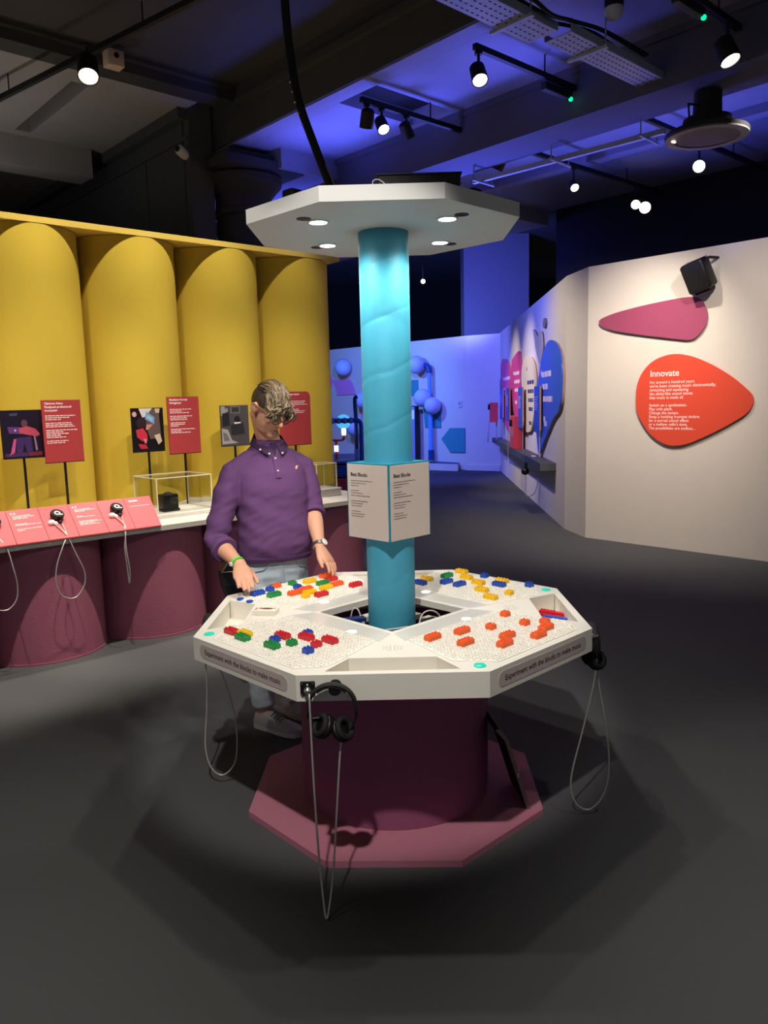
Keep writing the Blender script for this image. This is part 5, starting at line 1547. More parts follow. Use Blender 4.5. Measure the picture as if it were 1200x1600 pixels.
# slim zinc strut on hanger rods
st = thing('ceiling_strut', 'slim zinc strut hung on rods across the blue ceiling', 'strut', (0, 0, 0))
a, b = hall(5.95, -5.20, 3.70), hall(6.08, -3.30, 3.70)
mb = MB(); d = (b - a).normalized(); q = Vector((-d.y, d.x, 0)) * 0.02
mb.loft([[a + q, a - q, a - q + Vector((0, 0, 0.04)), a + q + Vector((0, 0, 0.04))], [b + q, b - q, b - q + Vector((0, 0, 0.04)), b + q + Vector((0, 0, 0.04))]]); mb.build('strut_bar', m_tube_, st)
for f in (0.06, 0.50, 0.93):
    p = a.lerp(b, f)
    h_ = q.normalized() * 0.17
    mb = MB(); mb.tube([p + h_ - Vector((0, 0, 0.012)), p - h_ - Vector((0, 0, 0.012))], 0.012, 6); mb.build('cross_bar', m_tube_, st)
    for s_ in (-1, 1):
        e = p + h_ * s_ * 0.85
        mb = MB(); mb.cyl((e.x, e.y), 0.006, 3.69, 3.80 if True else 4.1, 6); mb.build('hanger_rod', m_tube_, st)
# round ceiling speaker
cs = thing('ceiling_speaker', 'large round black ceiling speaker with a perforated face', 'loudspeaker', hall(5.76, -2.80, 3.49), GA)
mb = MB(); mb.lathe([(0.285, 0.0), (0.290, 0.012), (0.285, 0.028), (0.25, 0.045), (0.17, 0.055), (0.165, 0.12), (0.10, 0.14), (0.095, 0.30)], 40); mb.build('housing', m_blks, cs, smooth=40)
mb = MB(); mb.ring([(0.285 * cos(i * pi / 24), 0.285 * sin(i * pi / 24)) for i in range(48)], [(0.225 * cos(i * pi / 24), 0.225 * sin(i * pi / 24)) for i in range(48)], -0.012, 0.0); mb.build('rim', mat('rim_grey', (70, 70, 74), 0.5), cs, smooth=40)
mb = MB(); mb.cyl((0, 0), 0.224, -0.006, -0.001, 40)
mb.build('grille', mat('grille_mesh', (46, 46, 52), 0.6, bump=0.5, scale=90), cs)
mb = MB(); mb.ball((-0.12, 0.19, -0.014), (0.025, 0.012, 0.006), 8, 6); mb.build('status_light', m_lit, cs)
for x, y in ((-0.26, 0.0), (0.26, 0.0)):
    mb = MB(); mb.tube([(x, y, 0.045), (x * 1.1, y, 0.16), (x * 0.6, y, 0.18), (x * 0.5, y, 0.18)], 0.008, 8); mb.build('yoke', m_track, cs)
mb = MB(); mb.cyl((0, 0), 0.012, 0.30, 0.68, 8); mb.build('drop_rod', m_track, cs)
# emergency lights, cameras, indicators
def em(label, pos, rz, d, m_, part='casing', lens=None):
    t = thing('emergency_light', label, 'emergency light', pos, rz)
    mb = MB(); mb.rbox((0, 0, 0), d, 0.01); b = mb.build(part, m_, t, smooth=40)
    mb = MB(); mb.lathe([(0.022, 0), (0.022, 0.006), (0.012, 0.009), (0.002, 0.009)], 14, (0, -d[1] / 2 + 0.0, 0.015), Euler((radians(90), 0, 0)).to_matrix()); mb.build('lens', lens or m_unlit, b, smooth=40)
    return t
em('beige emergency light box on the edge of the left ceiling beam', hall(3.02, -6.58, 4.51), GA, (0.14, 0.12, 0.13), mat('box_beige', (196, 176, 160), 0.6), lens=m_blk)
m_green = mat('led_green', (40, 230, 120), 0.3, emit=(0, 255, 110), es=4)
for lab, p in (('small black unit with green indicator on the track beside the cable tray', hall(5.25, -3.74, 3.955)), ('small unit with green indicator under the dark upper right ceiling', hall(4.78, -2.46, 3.955))):
    t = thing('emergency_unit', lab, 'emergency light', p, GA)
    mb = MB(); mb.rbox((0, 0, 0), (0.34, 0.05, 0.06), 0.006); b = mb.build('casing', m_track, t)
    mb = MB(); mb.ball((0.15, -0.02, -0.030), 0.016, 10, 8); mb.build('indicator', m_green, b, smooth=True)
cc = thing('security_camera', 'small white security camera on the dark wall left of the column', 'camera', hall(3.985, -7.22, 4.08), GA)
mb = MB(); mb.lathe([(0.045, 0.0), (0.05, 0.03), (0.05, 0.09), (0.042, 0.115), (0.02, 0.125)], 18, (0.012, 0, 0), Euler((0, radians(-70), radians(20))).to_matrix()); mb.build('housing', mat('camera_white', (206, 204, 200), 0.5), cc, smooth=40)
mb = MB(); mb.ball((-0.105, -0.04, 0.035), (0.028, 0.028, 0.028), 12, 8); mb.build('lens', m_blk, cc, smooth=True)
cc = thing('security_camera', 'white dome camera under the ceiling at the upper right', 'camera', hall(4.70, -2.92, 4.05), GA)
mb = MB(); mb.cyl((0, 0), 0.06, 0.03, 0.12, 18); b = mb.build('housing', m_track, cc, smooth=40)
mb = MB(); mb.ball((0, 0, 0.02), 0.062, 16, 10); mb.build('dome', mat('dome_white', (196, 196, 206), 0.3), cc, smooth=True)

# classical column with capital
co = thing('column', 'dark classical column with a moulded capital behind the yellow display', 'column', hall(4.62, -7.20, 0), GA)
m_col = mat('column_charcoal', (50, 51, 56), 0.8)
mb = MB(); mb.lathe([(0.30, 0.0), (0.285, 3.55)], 40); mb.build('shaft', m_col, co, smooth=60)
mb = MB(); mb.lathe([(0.285, 3.551), (0.315, 3.57), (0.315, 3.62), (0.29, 3.64), (0.29, 3.76), (0.32, 3.79), (0.345, 3.82), (0.40, 3.88), (0.405, 3.94), (0.38, 3.96)], 40); mb.build('capital', m_col, co, smooth=35)
mb = MB(); mb.rbox((0, 0, 4.01), (0.92, 0.92, 0.09), 0.012); mb.rbox((0, 0, 4.085), (0.80, 0.80, 0.06), 0.008); mb.build('abacus', m_col, co)

# ================================================================== THE MAN
PB = Vector((-0.575, 3.93, 0.0))
man = thing('person', 'man in a purple long-sleeved polo and light jeans, head bowed, hands at the music table', 'person', PB)
FD = Vector((sin(radians(27)), -cos(radians(27)), 0))      # where his chest points
LD = Vector((cos(radians(27)), sin(radians(27)), 0))       # his left
rel = lambda p: Vector(p) - PB

def skin_mat():
    M = mat('skin', (206, 152, 124), 0.5, vary=0.06, scale=30, bump=0.03, spec=0.35)
    b = M.node_tree.nodes['Principled BSDF']
    b.inputs['Subsurface Weight'].default_value = 0.12
    b.inputs['Subsurface Radius'].default_value = (0.02, 0.008, 0.005)
    return M
m_skin = skin_mat()
m_shirt = mat('shirt_purple', (92, 60, 102), 0.85, bump=0.08, scale=220, vary=0.05, spec=0.2)
m_collar = mat('collar_purple', (52, 28, 62), 0.85, bump=0.06, scale=200)
m_jean = mat('denim_light', (186, 198, 208), 0.9, bump=0.12, scale=260, vary=0.10, spec=0.2)
m_shoe = mat('shoe_grey', (170, 166, 164), 0.7)
m_sole = mat('sole_white', (206, 202, 198), 0.6)
m_hair1 = mat('hair_dark', (64, 52, 40), 0.5, spec=0.4)
m_hair2 = mat('hair_mid', (100, 83, 64), 0.45, spec=0.5)
m_hair3 = mat('hair_light', (138, 118, 92), 0.42, spec=0.5)

def oval(c, a, b, n=28, e=2.4, tilt=0.0):
    """body ring: a along his left, b along his front"""
    out = []
    for i in range(n):
        t = 2 * pi * i / n
        x = a * (abs(cos(t)) ** (2 / e)) * (1 if cos(t) >= 0 else -1)
        y = b * (abs(sin(t)) ** (2 / e)) * (1 if sin(t) >= 0 else -1)
        out.append(rel(c) + LD * x + FD * y + Vector((0, 0, tilt * y)))
    return out
def ax(z, f=0.0, l=0.0):
    return Vector((-0.575, 3.93, z)) + FD * f + LD * l

# --- head frame
hg = Vector((0.62, -0.53, -0.58)).normalized()
hu = (Vector((0.06, 0, 1)) - hg * hg.dot(Vector((0.06, 0, 1)))).normalized()
hxv = (-hg).cross(hu)
HC = Vector((-0.560, 3.860, 1.622))
HM = Matrix((hxv, -hg, hu)).transposed()                    # columns: his left, back, up
hp_ = lambda x, y, z: rel(HC + HM @ Vector((x, y, z)))

SHR, SHL = ax(1.312, -0.005, -0.196), ax(1.318, -0.005, 0.184)
ELR, WRR = Vector((-0.836, 3.752, 0.988)), Vector((-0.676, 3.53, 0.907))
ELL, WRL = Vector((-0.372, 3.985, 1.095)), Vector((-0.325, 3.805, 0.932))

mb = MB()
# head: cranium, face, jaw, nose, brow, lips, chin, ears
mb.ball(hp_(0, 0.012, 0.034), (0.077, 0.096, 0.088), 36, 24, HM)
mb.ball(hp_(0, -0.034, -0.028), (0.066, 0.064, 0.086), 32, 22, HM)
mb.ball(hp_(0, -0.034, -0.074), (0.054, 0.056, 0.044), 28, 18, HM)
mb.tube([hp_(0, -0.095, 0.024), hp_(0, -0.106, 0.004), hp_(0, -0.116, -0.018), hp_(0, -0.110, -0.030)], [0.009, 0.011, 0.014, 0.012], 12)
for s_ in (-1, 1):
    mb.ball(hp_(s_ * 0.011, -0.104, -0.026), (0.009, 0.010, 0.008), 12, 8, HM)
    mb.tube([hp_(s_ * 0.008, -0.094, 0.032), hp_(s_ * 0.034, -0.091, 0.038), hp_(s_ * 0.056, -0.072, 0.030)], [0.008, 0.010, 0.008], 10)
    mb.ball(hp_(s_ * 0.032, -0.086, 0.014), (0.016, 0.011, 0.010), 14, 10, HM)
    mb.ball(hp_(s_ * 0.042, -0.076, -0.016), (0.020, 0.018, 0.018), 14, 10, HM)
    mb.ball(hp_(s_ * 0.079, 0.012, -0.002), (0.010, 0.019, 0.031), 16, 12, HM)
    mb.tube([hp_(s_ * 0.082, 0.0, 0.018), hp_(s_ * 0.090, 0.014, 0.026), hp_(s_ * 0.092, 0.030, 0.010), hp_(s_ * 0.086, 0.022, -0.018)], 0.005, 8)
mb.tube([hp_(-0.024, -0.089, -0.056), hp_(0, -0.099, -0.053), hp_(0.024, -0.089, -0.056)], [0.005, 0.0075, 0.005], 10)
mb.tube([hp_(-0.020, -0.088, -0.066), hp_(0, -0.098, -0.067), hp_(0.020, -0.088, -0.066)], [0.005, 0.008, 0.005], 10)
mb.ball(hp_(0, -0.084, -0.097), (0.022, 0.016, 0.016), 16, 10, HM)
# neck and torso
mb.tube([rel(ax(1.40, -0.02)), rel(ax(1.46, 0.0)), hp_(0, 0.035, -0.045), hp_(0, 0.02, 0.0)], [0.072, 0.060, 0.056, 0.05], 20)
tor = [(0.86, 0.0, 0.155, 0.105), (0.95, 0.01, 0.160, 0.115), (1.05, 0.012, 0.158, 0.112), (1.18, 0.005, 0.165, 0.108), (1.28, 0.0, 0.155, 0.100), (1.35, -0.01, 0.120, 0.075), (1.43, -0.012, 0.07, 0.055)]
mb.loft([oval(ax(z, f), a, b) for z, f, a, b in tor])
# arms
mb.tube([rel(SHR), rel(SHR.lerp(ELR, 0.5)), rel(ELR), rel(ELR.lerp(WRR, 0.35)), rel(ELR.lerp(WRR, 0.8)), rel(WRR)], [0.056, 0.048, 0.043, 0.044, 0.031, 0.028], 18)
mb.tube([rel(SHL), rel(SHL.lerp(ELL, 0.5)), rel(ELL), rel(ELL.lerp(WRL, 0.35)), rel(ELL.lerp(WRL, 0.8)), rel(WRL)], [0.056, 0.048, 0.042, 0.044, 0.031, 0.027], 18)
# legs
HR, HL_ = ax(0.89, 0, -0.088), ax(0.89, 0, 0.088)
KR_, KL_ = Vector((-0.672, 3.845, 0.50)), Vector((-0.500, 3.985, 0.50))
AR_, AL_ = Vector((-0.640, 3.792, 0.10)), Vector((-0.548, 4.022, 0.10))
for a, k, c in ((HR, KR_, AR_), (HL_, KL_, AL_)):
    mb.tube([rel(a), rel(a.lerp(k, 0.4)), rel(k), rel(k.lerp(c, 0.3)), rel(c), rel(c - Vector((0, 0, 0.04)))], [0.080, 0.072, 0.052, 0.054, 0.036, 0.036], 18)
mb.tube([rel(HR), rel(HL_)], 0.085, 16)
# hands
def hand(w, h, back, side_, scale=1.0, curl=(0.35, 0.5, 0.4), spread=0.10, thumb=(0.55, 0.75, -0.15), lens=(0.070, 0.080, 0.074, 0.058), tips=None):
    h = h.normalized(); back = (back - h * back.dot(h)).normalized()
    sd = h.cross(back)
    if sd.dot(side_) < 0:
        sd = -sd
    tips_ = []
    k = scale
    # palm: flattened loft from wrist to knuckles
    rings = []
    for f, wd, th in ((-0.02, 0.026, 0.022), (0.01, 0.030, 0.020), (0.045, 0.040, 0.018), (0.075, 0.043, 0.015), (0.092, 0.041, 0.012)):
        rings.append([rel(w + h * f * k + sd * (wd * k * cos(2 * pi * i / 18)) + back * (th * k * sin(2 * pi * i / 18))) for i in range(18)])
    mb.loft(rings)
    for i in range(4):
        o_ = (1.5 - i) * 0.0188 * k
        b0 = w + h * (0.086 - 0.005 * abs(i - 1.2)) * k + sd * o_
        d = (h + sd * spread * (1.5 - i) * 0.6 - back * curl[0] * 0.5).normalized()
        L = lens[i] * k
        p1 = b0 + d * L * 0.46
        d2 = (d - back * curl[1]).normalized()
        p2 = p1 + d2 * L * 0.32
        d3 = (d2 - back * curl[2]).normalized()
        p3 = p2 + d3 * L * 0.25
        mb.tube([rel(b0 - h * 0.02 * k), rel(b0), rel(b0.lerp(p1, 0.6)), rel(p1), rel(p1.lerp(p2, 0.6)), rel(p2), rel(p3)], [0.0095 * k, 0.0098 * k, 0.0088 * k, 0.0092 * k, 0.0080 * k, 0.0080 * k, 0.0058 * k], 12)
        tips_.append(p3)
    t0 = w + h * 0.025 * k + sd * 0.024 * k - back * 0.006 * k
    td = (h * thumb[0] + sd * thumb[1] + back * thumb[2]).normalized()
    t1 = t0 + td * 0.040 * k
    td2 = (td + h * 0.55 - sd * 0.25).normalized()
    t2 = t1 + td2 * 0.030 * k
    t3 = t2 + (td2 + h * 0.3).normalized() * 0.022 * k
    mb.tube([rel(t0 - td * 0.015 * k), rel(t0), rel(t1), rel(t1.lerp(t2, 0.5)), rel(t2), rel(t3)], [0.014 * k, 0.015 * k, 0.0115 * k, 0.0100 * k, 0.0098 * k, 0.0065 * k], 12)
    return tips_, sd
tR, sdR = hand(WRR, Vector((0.070, -0.195, -0.098)), Vector((0.10, -0.45, 0.9)), Vector((1, 0.2, 0)), 1.10, curl=(0.12, 0.22, 0.12), spread=0.015, thumb=(0.75, 0.55, -0.30))
tL, sdL = hand(WRL, Vector((0.085, -0.085, -0.115)), Vector((0.62, -0.25, 0.45)), Vector((-0.6, -0.5, -0.2)), 1.06, curl=(0.12, 0.28, 0.25), spread=0.04, thumb=(0.95, 0.42, -0.25))
print('HAND TIPS', [tuple(round(x, 3) for x in p) for p in tR], [tuple(round(x, 3) for x in p) for p in tL])
body = remeshed('body', mb, 0.0042, m_skin, man, 3, 0.4)

# shirt: torso and sleeves as one surface, with folds
def folds(p):
    q = p + PB
    n1 = mnoise.noise(Vector((q.x * 5, q.y * 5, q.z * 16 + q.x * 9)))
    n2 = mnoise.noise(Vector((q.x * 11, q.y * 11, q.z * 34 - q.x * 14)))
    k = 1.0 if q.z < 1.2 else 0.55
    if q.x < -0.74:
        k = 1.5
    return k * (n1 * 0.0075 + n2 * 0.0035)
mb = MB()
sh_ = [(0.868, 0.012, 0.186, 0.138), (0.905, 0.020, 0.188, 0.148), (0.95, 0.026, 0.188, 0.152), (1.03, 0.022, 0.184, 0.148), (1.12, 0.012, 0.184, 0.138), (1.23, 0.006, 0.190, 0.134), (1.305, -0.002, 0.186, 0.122), (1.350, -0.010, 0.164, 0.106), (1.395, -0.014, 0.128, 0.090), (1.435, -0.014, 0.094, 0.079), (1.470, -0.010, 0.074, 0.072)]
mb.loft([oval(ax(z, f), a, b, 36) for z, f, a, b in sh_])
mb.tube([rel(ax(1.362, -0.01, -0.09)), rel(SHR + Vector((0, 0, 0.0))), rel(SHR.lerp(ELR, 0.35)), rel(SHR.lerp(ELR, 0.75)), rel(ELR + Vector((0, 0, -0.004))), rel(ELR.lerp(WRR, 0.22)), rel(ELR.lerp(WRR, 0.40))], [0.064, 0.062, 0.066, 0.063, 0.062, 0.060, 0.060], 22)
mb.tube([rel(ax(1.364, -0.01, 0.09)), rel(SHL), rel(SHL.lerp(ELL, 0.4)), rel(SHL.lerp(ELL, 0.8)), rel(ELL.lerp(WRL, 0.02)), rel(ELL.lerp(WRL, 0.12))], [0.064, 0.061, 0.065, 0.062, 0.060, 0.058], 22)
shirt = remeshed('shirt', mb, 0.0065, m_shirt, man, 5, 0.5, folds)
# rolled cuffs
for (a, b, f0, f1, r) in ((ELR, WRR, 0.30, 0.44, 0.065), (ELL, WRL, 0.02, 0.16, 0.064)):
    mb = MB(); mb.tube([rel(a.lerp(b, f0)), rel(a.lerp(b, f0 + 0.03)), rel(a.lerp(b, f1 - 0.03)), rel(a.lerp(b, f1))], [r * 0.93, r, r * 1.02, r * 0.93], 24)
    mb.build('rolled_cuff', m_shirt, shirt, smooth=50)
# collar with two buttoned points
NC = ax(1.456, -0.006)
def ncol(ang, r, dz, f=0.0):
    a = radians(ang)
    return rel(NC + LD * (r * sin(a)) + FD * (r * 0.98 * cos(a) + f) + Vector((0, 0, dz - 0.020 * cos(a))))
for s_ in (-1, 1):
    mb = MB()
    A = [ncol(s_ * a_, 0.074, 0.040 - 0.00008 * max(0, 180 - a_) ** 1.2) for a_ in (14, 40, 70, 100, 130, 160, 181)]
    B = [ncol(s_ * a_, 0.094 + 0.004 * (a_ < 50), -0.012 - (0.034 if a_ < 30 else 0.016 if a_ < 55 else 0.0), 0.012 if a_ < 50 else 0.0) for a_ in (20, 40, 70, 100, 130, 160, 181)]
    off_ = Vector((0, 0, 0.0))
    rings = []
    for p, q in zip(A, B):
        o_ = (q - p).cross(Vector((0, 0, 1)))
        d_ = (p + q) / 2 - rel(NC); d_.z = 0; d_ = d_.normalized() * 0.003
        rings.append([p, q, q + d_, p + d_])
    mb.loft(rings)
    mb.build('collar', m_collar, shirt, smooth=50)
m_btn = mat('button_white', (226, 220, 216), 0.3)
# placket and buttons
def chest(l, z, out=0.0):
    """point on the shirt front"""
    for i in range(len(sh_) - 1):
        if sh_[i][0] <= z <= sh_[i + 1][0]:
            t = (z - sh_[i][0]) / (sh_[i + 1][0] - sh_[i][0])
            f = sh_[i][1] + (sh_[i + 1][1] - sh_[i][1]) * t
            a = sh_[i][2] + (sh_[i + 1][2] - sh_[i][2]) * t
            b = sh_[i][3] + (sh_[i + 1][3] - sh_[i][3]) * t
            y = b * max(0.0, 1 - (abs(l) / a) ** 2.4) ** (1 / 2.4)
            return rel(ax(z, f + y + out, l))
    return rel(ax(z, 0.1, l))
rings = []
for i in range(9):
    z = 1.440 - i * 0.0195
    rings.append([chest(-0.013, z, 0.0015), chest(0.013, z, 0.0015), chest(0.013, z, 0.006), chest(-0.013, z, 0.006)])
mb = MB(); mb.loft(rings); mb.build('placket', m_shirt, shirt, smooth=40)
rings = []
for i in range(5):
    z = 1.455 - i * 0.016
    w_ = 0.022 - i * 0.0045
    rings.append([chest(-w_, z, 0.0035), chest(w_, z, 0.0035), chest(w_, z, 0.0068), chest(-w_, z, 0.0068)])
mb = MB(); mb.loft(rings); mb.build('placket_lining', m_collar, shirt, smooth=40)
for l, z in ((0, 1.378), (0, 1.318)):
    mb = MB(); mb.ball(chest(l, z, 0.008), 0.0052, 10, 8); mb.build('button', m_btn, shirt, smooth=True)
for s_, a_ in ((-1, 20), (1, 20), (-1, 46)):
    p = ncol(s_ * a_, 0.100, -0.034 if a_ == 20 else -0.018, 0.014)
    mb = MB(); mb.ball(p, 0.0055, 10, 8); mb.build('button', m_btn, shirt, smooth=True)
mb = MB(); mb.ball(chest(0.105, 1.325, 0.006), (0.007, 0.004, 0.009), 10, 8); mb.ball(chest(0.112, 1.333, 0.006), (0.006, 0.004, 0.004), 8, 6); mb.build('chest_emblem', mat('thread_peach', (226, 160, 120), 0.6), shirt, smooth=True)
rings = [oval(ax(0.864, 0.012), 0.187, 0.139, 36), oval(ax(0.870, 0.012), 0.191, 0.143, 36), oval(ax(0.888, 0.015), 0.193, 0.147, 36), oval(ax(0.890, 0.015), 0.189, 0.143, 36)]
mb = MB(); mb.loft(rings); mb.build('hem', m_shirt, shirt, smooth=50)

# jeans
mb = MB()
mb.loft([oval(ax(0.74, -0.002), 0.155, 0.116, 30), oval(ax(0.80, 0.0), 0.168, 0.124, 30), oval(ax(0.88, 0.004), 0.170, 0.126, 30), oval(ax(0.94, 0.004), 0.162, 0.116, 30)])
for a, k, c in ((HR, KR_, AR_), (HL_, KL_, AL_)):
    mb.tube([rel(a + Vector((0, 0, -0.02))), rel(a.lerp(k, 0.35)), rel(a.lerp(k, 0.7)), rel(k), rel(k.lerp(c, 0.4)), rel(k.lerp(c, 0.8)), rel(c + Vector((0, 0, 0.012)))], [0.092, 0.092, 0.082, 0.073, 0.070, 0.062, 0.060], 22)
def jf(p):
    q = p + PB
    return mnoise.noise(Vector((q.x * 14, q.y * 14, q.z * 30))) * 0.005
jeans = remeshed('jeans', mb, 0.008, m_jean, man, 4, 0.5, jf)
mb = MB()
fr = lambda l, z: rel(ax(z, 0.002 + 0.124 * max(0.05, 1 - (abs(l) / 0.170) ** 2.4) ** (1 / 2.4) + 0.003, l))
mb.tube([fr(0.0, z) for z in (0.87, 0.83, 0.79, 0.755)], 0.003, 6)
for s_ in (-1, 1):
    mb.tube([fr(s_ * x, z) for x, z in ((0.070, 0.868), (0.080, 0.842), (0.102, 0.825), (0.138, 0.816))], 0.003, 6)
mb.build('seam', mat('denim_seam', (160, 176, 190), 0.8), jeans)

# shoes
def shoe(heel, toe, label=None):
    heel, toe = Vector(heel), Vector(toe)
    d = (toe - heel).normalized(); s_ = Vector((-d.y, d.x, 0)); L = (toe - heel).length
    rings_s, rings_u = [], []
    for f, w_, h_ in ((0.0, 0.020, 0.060), (0.04, 0.032, 0.085), (0.16, 0.037, 0.098), (0.30, 0.038, 0.100), (0.42, 0.040, 0.088), (0.60, 0.047, 0.066), (0.78, 0.049, 0.054), (0.92, 0.040, 0.046), (0.985, 0.022, 0.038), (1.0, 0.008, 0.033)):
        c = heel + d * (L * f)
        rings_s.append([rel(c + s_ * (w_ * x) + Vector((0, 0, z))) for x, z in ((-1.04, 0.001), (1.04, 0.001), (1.08, 0.024), (-1.08, 0.024))])
        rings_u.append([rel(c + s_ * (w_ * cos(pi * i / 10) * (1.0 if 0 < i < 10 else 1.02)) + Vector((0, 0, 0.0245 + (h_ - 0.0245) * sin(pi * i / 10) ** 0.75))) for i in range(11)])
    sh = MB(); sh.loft(rings_u)
    u = sh.build('shoe', m_shoe, man, smooth=50)
    if label:
        u['label'] = label
    so = MB(); so.loft(rings_s); so.build('sole', m_sole, u, smooth=40)
    la = MB()
    for f in (0.42, 0.48, 0.54, 0.60):
        c = heel + d * (L * f)
        h_ = 0.088 - (f - 0.42) * 0.12
        la.tube([rel(c + s_ * (0.030 * x) + Vector((0, 0, h_ + 0.003 - 0.010 * x * x))) for x in (-0.9, -0.45, 0, 0.45, 0.9)], 0.0032, 6)
    la.build('laces', mat('lace_grey', (120, 114, 116), 0.8), u)
    return u
shoe((-0.688, 3.812, 0), (-0.438, 3.660, 0))
shoe((-0.612, 4.06, 0), (-0.425, 3.865, 0))

# hair: short dark sides, long curled top swept forward
def cap(x, y, k=1.0):
    q = 1 - (x / 0.082) ** 2 - ((y - 0.012) / 0.102) ** 2
    return 0.036 + 0.092 * k * sqrt(max(0.0, q))
mb = MB()
vs, fs = [], []
NU, NV = 40, 22
for j in range(NV + 1):
    for i in range(NU):
        a = 2 * pi * i / NU
        # lower edge: high on the forehead, over the ears, low at the nape
        fr_ = -sin(a)                    # +1 at the face
        low = radians(94 + (-22 if fr_ > 0.55 else (2 if fr_ > 0.1 else (16 if fr_ > -0.5 else 30))))
        ph = low * j / NV
        vs.append(hp_(0.0805 * sin(ph) * cos(a), 0.012 + 0.1005 * sin(ph) * sin(a), 0.034 + 0.0935 * cos(ph)))
for j in range(NV):
    for i in range(NU):
        k = (i + 1) % NU
        fs.append((j * NU + i, j * NU + k, (j + 1) * NU + k, (j + 1) * NU + i))
mb.add(vs, fs)
rnd = random.Random(12)
for i in range(470):
    mb.cur = rnd.choice((0, 1, 1, 1, 2, 2))
    x0 = rnd.uniform(-0.076, 0.066)
    y0 = rnd.uniform(-0.055, 0.085)
    if (x0 / 0.078) ** 2 + ((y0 - 0.012) / 0.098) ** 2 > 0.92:
        continue
    if x0 < -0.066 and y0 > 0.03:
        continue
    drift = rnd.uniform(-0.012, 0.022)
    lift = rnd.uniform(0.004, 0.020)
    n_ = 7
    path = []
    yend = rnd.uniform(-0.080, -0.066)
    for q in range(n_):
        t = q / (n_ - 1)
        x = x0 * (1 - 0.10 * t) + drift * t
        y = y0 + (yend - y0) * t
        wob = 0.004 * sin(t * 9 + i)
        path.append((x + wob, y, cap(min(0.074, max(-0.074, x)), y) + lift * (0.35 + 0.65 * sin(pi * min(1, 0.15 + t * 0.75)))))
    ex_, ey, ez = path[-1]
    r_ = rnd.uniform(0.006, 0.014)
    fall = rnd.uniform(0.010, 0.050)
    ph = rnd.uniform(0, 6.28)
    fwd = rnd.uniform(0.010, 0.026)
    for q in range(1, 7):
        t = q / 6
        path.append((ex_ + r_ * (sin(ph + t * 4.2) - sin(ph)) + drift * 0.4 * t, ey - fwd * sin(t * 1.8) + r_ * 0.5 * (cos(ph + t * 4.2) - cos(ph)), ez - fall * t * (0.5 + 0.5 * t)))
    rr = rnd.uniform(0.0032, 0.0062)
    k = len(path)
    rad = [rr * (0.5 + 0.5 * min(1, q / 3)) * (1 - 0.75 * max(0, (q - k * 0.55) / (k * 0.45))) for q in range(k)]
    mb.tube([hp_(*p) for p in path], rad, 6)
hair = mb.build('hair', [m_hair1, m_hair2, m_hair3], man, smooth=True)
mb = MB()
for s_ in (-1, 1):
    mb.tube([hp_(s_ * 0.012, -0.102, 0.034), hp_(s_ * 0.034, -0.101, 0.042), hp_(s_ * 0.056, -0.082, 0.034)], [0.003, 0.0045, 0.002], 8)
mb.build('eyebrows', m_hair1, man, smooth=True)
for s_ in (-1, 1):
    mb = MB(); mb.ball(hp_(s_ * 0.032, -0.0895, 0.010), (0.0115, 0.0105, 0.006), 14, 10, HM)
    mb.build('eye', mat('eye_white', (214, 206, 200), 0.3), man, smooth=True)
mb = MB(); mb.tube([hp_(-0.021, -0.0975, -0.0605), hp_(0, -0.1055, -0.060), hp_(0.021, -0.0975, -0.0605)], [0.0015, 0.003, 0.0015], 8)
tag(mb.build('lips', mat('lip_rose', (150, 84, 78), 0.5), man, smooth=True), 'closed rose lips')
# glasses
gls = MB()
for s_ in (-1, 1):
    ringp = [hp_(s_ * 0.034 + 0.0245 * cos(i * pi / 12), -0.112 - 0.004 * abs(cos(i * pi / 12)) + 0.006 * (s_ * cos(i * pi / 12) > 0), 0.004 + 0.019 * sin(i * pi / 12)) for i in range(24)]
    gls.tube(ringp, 0.0017, 6, closed=True)
    gls.tube([hp_(s_ * 0.058, -0.108, 0.012), hp_(s_ * 0.080, -0.06, 0.016), hp_(s_ * 0.088, 0.005, 0.014)], 0.0020, 6)
gls.tube([hp_(-0.010, -0.115, 0.008), hp_(0, -0.119, 0.010), hp_(0.010, -0.115, 0.008)], 0.0017, 6)
g_ = gls.build('glasses', mat('glasses_dark', (40, 34, 34), 0.3), man, smooth=True)
for s_ in (-1, 1):
    ln_ = MB(); P = [hp_(s_ * 0.034 + 0.0235 * cos(i * pi / 10), -0.1125, 0.004 + 0.018 * sin(i * pi / 10)) for i in range(20)]
    ln_.loft([P, [p + hxv * 0 + hg * 0.0012 for p in P]])
    ln_.build('lens', glass_mat(), g_)
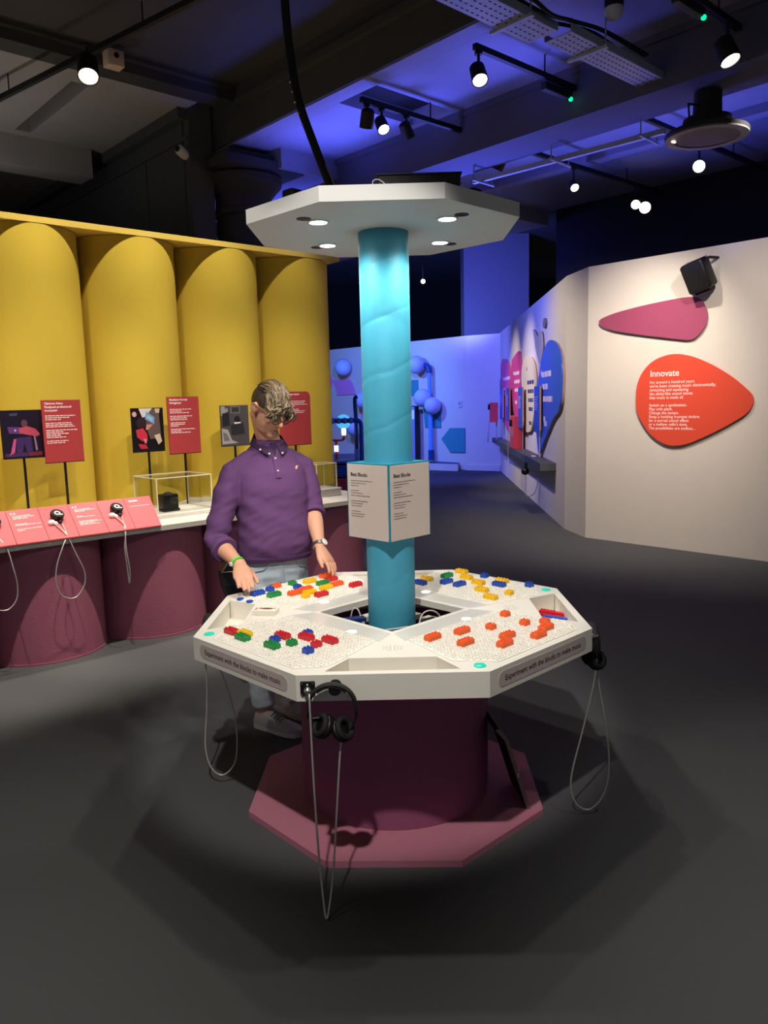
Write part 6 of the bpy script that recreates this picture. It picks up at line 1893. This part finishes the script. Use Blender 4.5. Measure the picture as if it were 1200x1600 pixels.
# wristband, watch
def band(a, b, f, r, w_, m_, name, arc=(0, 360), thick=0.002):
    c = a.lerp(b, f); d = (b - a).normalized()
    u = d.orthogonal().normalized(); v_ = d.cross(u)
    mb = MB(); rings = []
    n_ = 28
    full = abs(arc[1] - arc[0]) >= 360
    for i in range(n_ + 1):
        t = radians(arc[0] + (arc[1] - arc[0]) * i / n_)
        o_ = u * cos(t) + v_ * sin(t)
        rings.append([rel(c + o_ * r - d * w_), rel(c + o_ * (r + thick) - d * w_), rel(c + o_ * (r + thick) + d * w_), rel(c + o_ * r + d * w_)])
    mb.loft(rings, cap=not full)
    return mb.build(name, m_, man, smooth=40)
wb = band(ELR, WRR, 0.93, 0.0315, 0.008, mat('band_green', (92, 206, 64), 0.5), 'wristband')
wb['label'] = 'bright green paper wristband with white end'
c = ELR.lerp(WRR, 0.93)
mb = MB(); mb.rbox(rel(c + Vector((-0.030, -0.016, 0.0))), (0.016, 0.024, 0.018), 0.004, rz=0.6); mb.build('white_tab', m_sole, wb)
wt = band(ELL, WRL, 0.95, 0.0305, 0.009, m_steel, 'wristwatch', thick=0.004)
wt['label'] = 'silver metal wristwatch'
c = ELL.lerp(WRL, 0.95); d = (WRL - ELL).normalized()
o_ = Vector((0.75, -0.25, 0.45)); o_ = (o_ - d * o_.dot(d)).normalized()
R_ = o_.to_track_quat('Z', 'Y').to_matrix()
mb = MB(); mb.lathe([(0.017, 0), (0.018, 0.004), (0.016, 0.008), (0.001, 0.009)], 20, rel(c + o_ * 0.031), R_); mb.build('watch_face', mat('watch_white', (226, 224, 216), 0.25), wt, smooth=40)

# black bag at his hip
bg = thing('hip_bag', 'black bag with a pale strap edge hanging at the man\'s right hip behind his hand', 'bag', (-0.772, 3.80, 0.70), radians(30))
mb = MB(); mb.loft([[(-0.03, -0.03, -0.02), (0.05, -0.03, -0.02), (0.05, 0.03, -0.02), (-0.03, 0.03, -0.02)], [(-0.05, -0.04, 0.06), (0.06, -0.04, 0.06), (0.06, 0.04, 0.06), (-0.05, 0.04, 0.06)], [(-0.06, -0.035, 0.13), (0.06, -0.035, 0.13), (0.06, 0.035, 0.13), (-0.06, 0.035, 0.13)], [(-0.01, -0.03, 0.20), (0.06, -0.03, 0.20), (0.06, 0.03, 0.20), (-0.01, 0.03, 0.20)]])
bb = mb.build('pouch', mat('bag_black', (12, 14, 20), 0.5), bg)
mb = MB(); mb.tube([(-0.015, -0.034, 0.19), (-0.063, -0.038, 0.13), (0.02, -0.040, 0.125)], 0.003, 6); mb.build('edge_piping', m_wire, bb)
mb = MB(); mb.tube(smooth_path([(0.0, 0.0, 0.19), (0.03, 0.03, 0.24), (0.06, 0.06, 0.22), (0.06, 0.03, 0.15)], 5), 0.008, 8); mb.build('strap', mat('bag_black', (12, 14, 20), 0.5), bg)

bpy.context.view_layer.update()
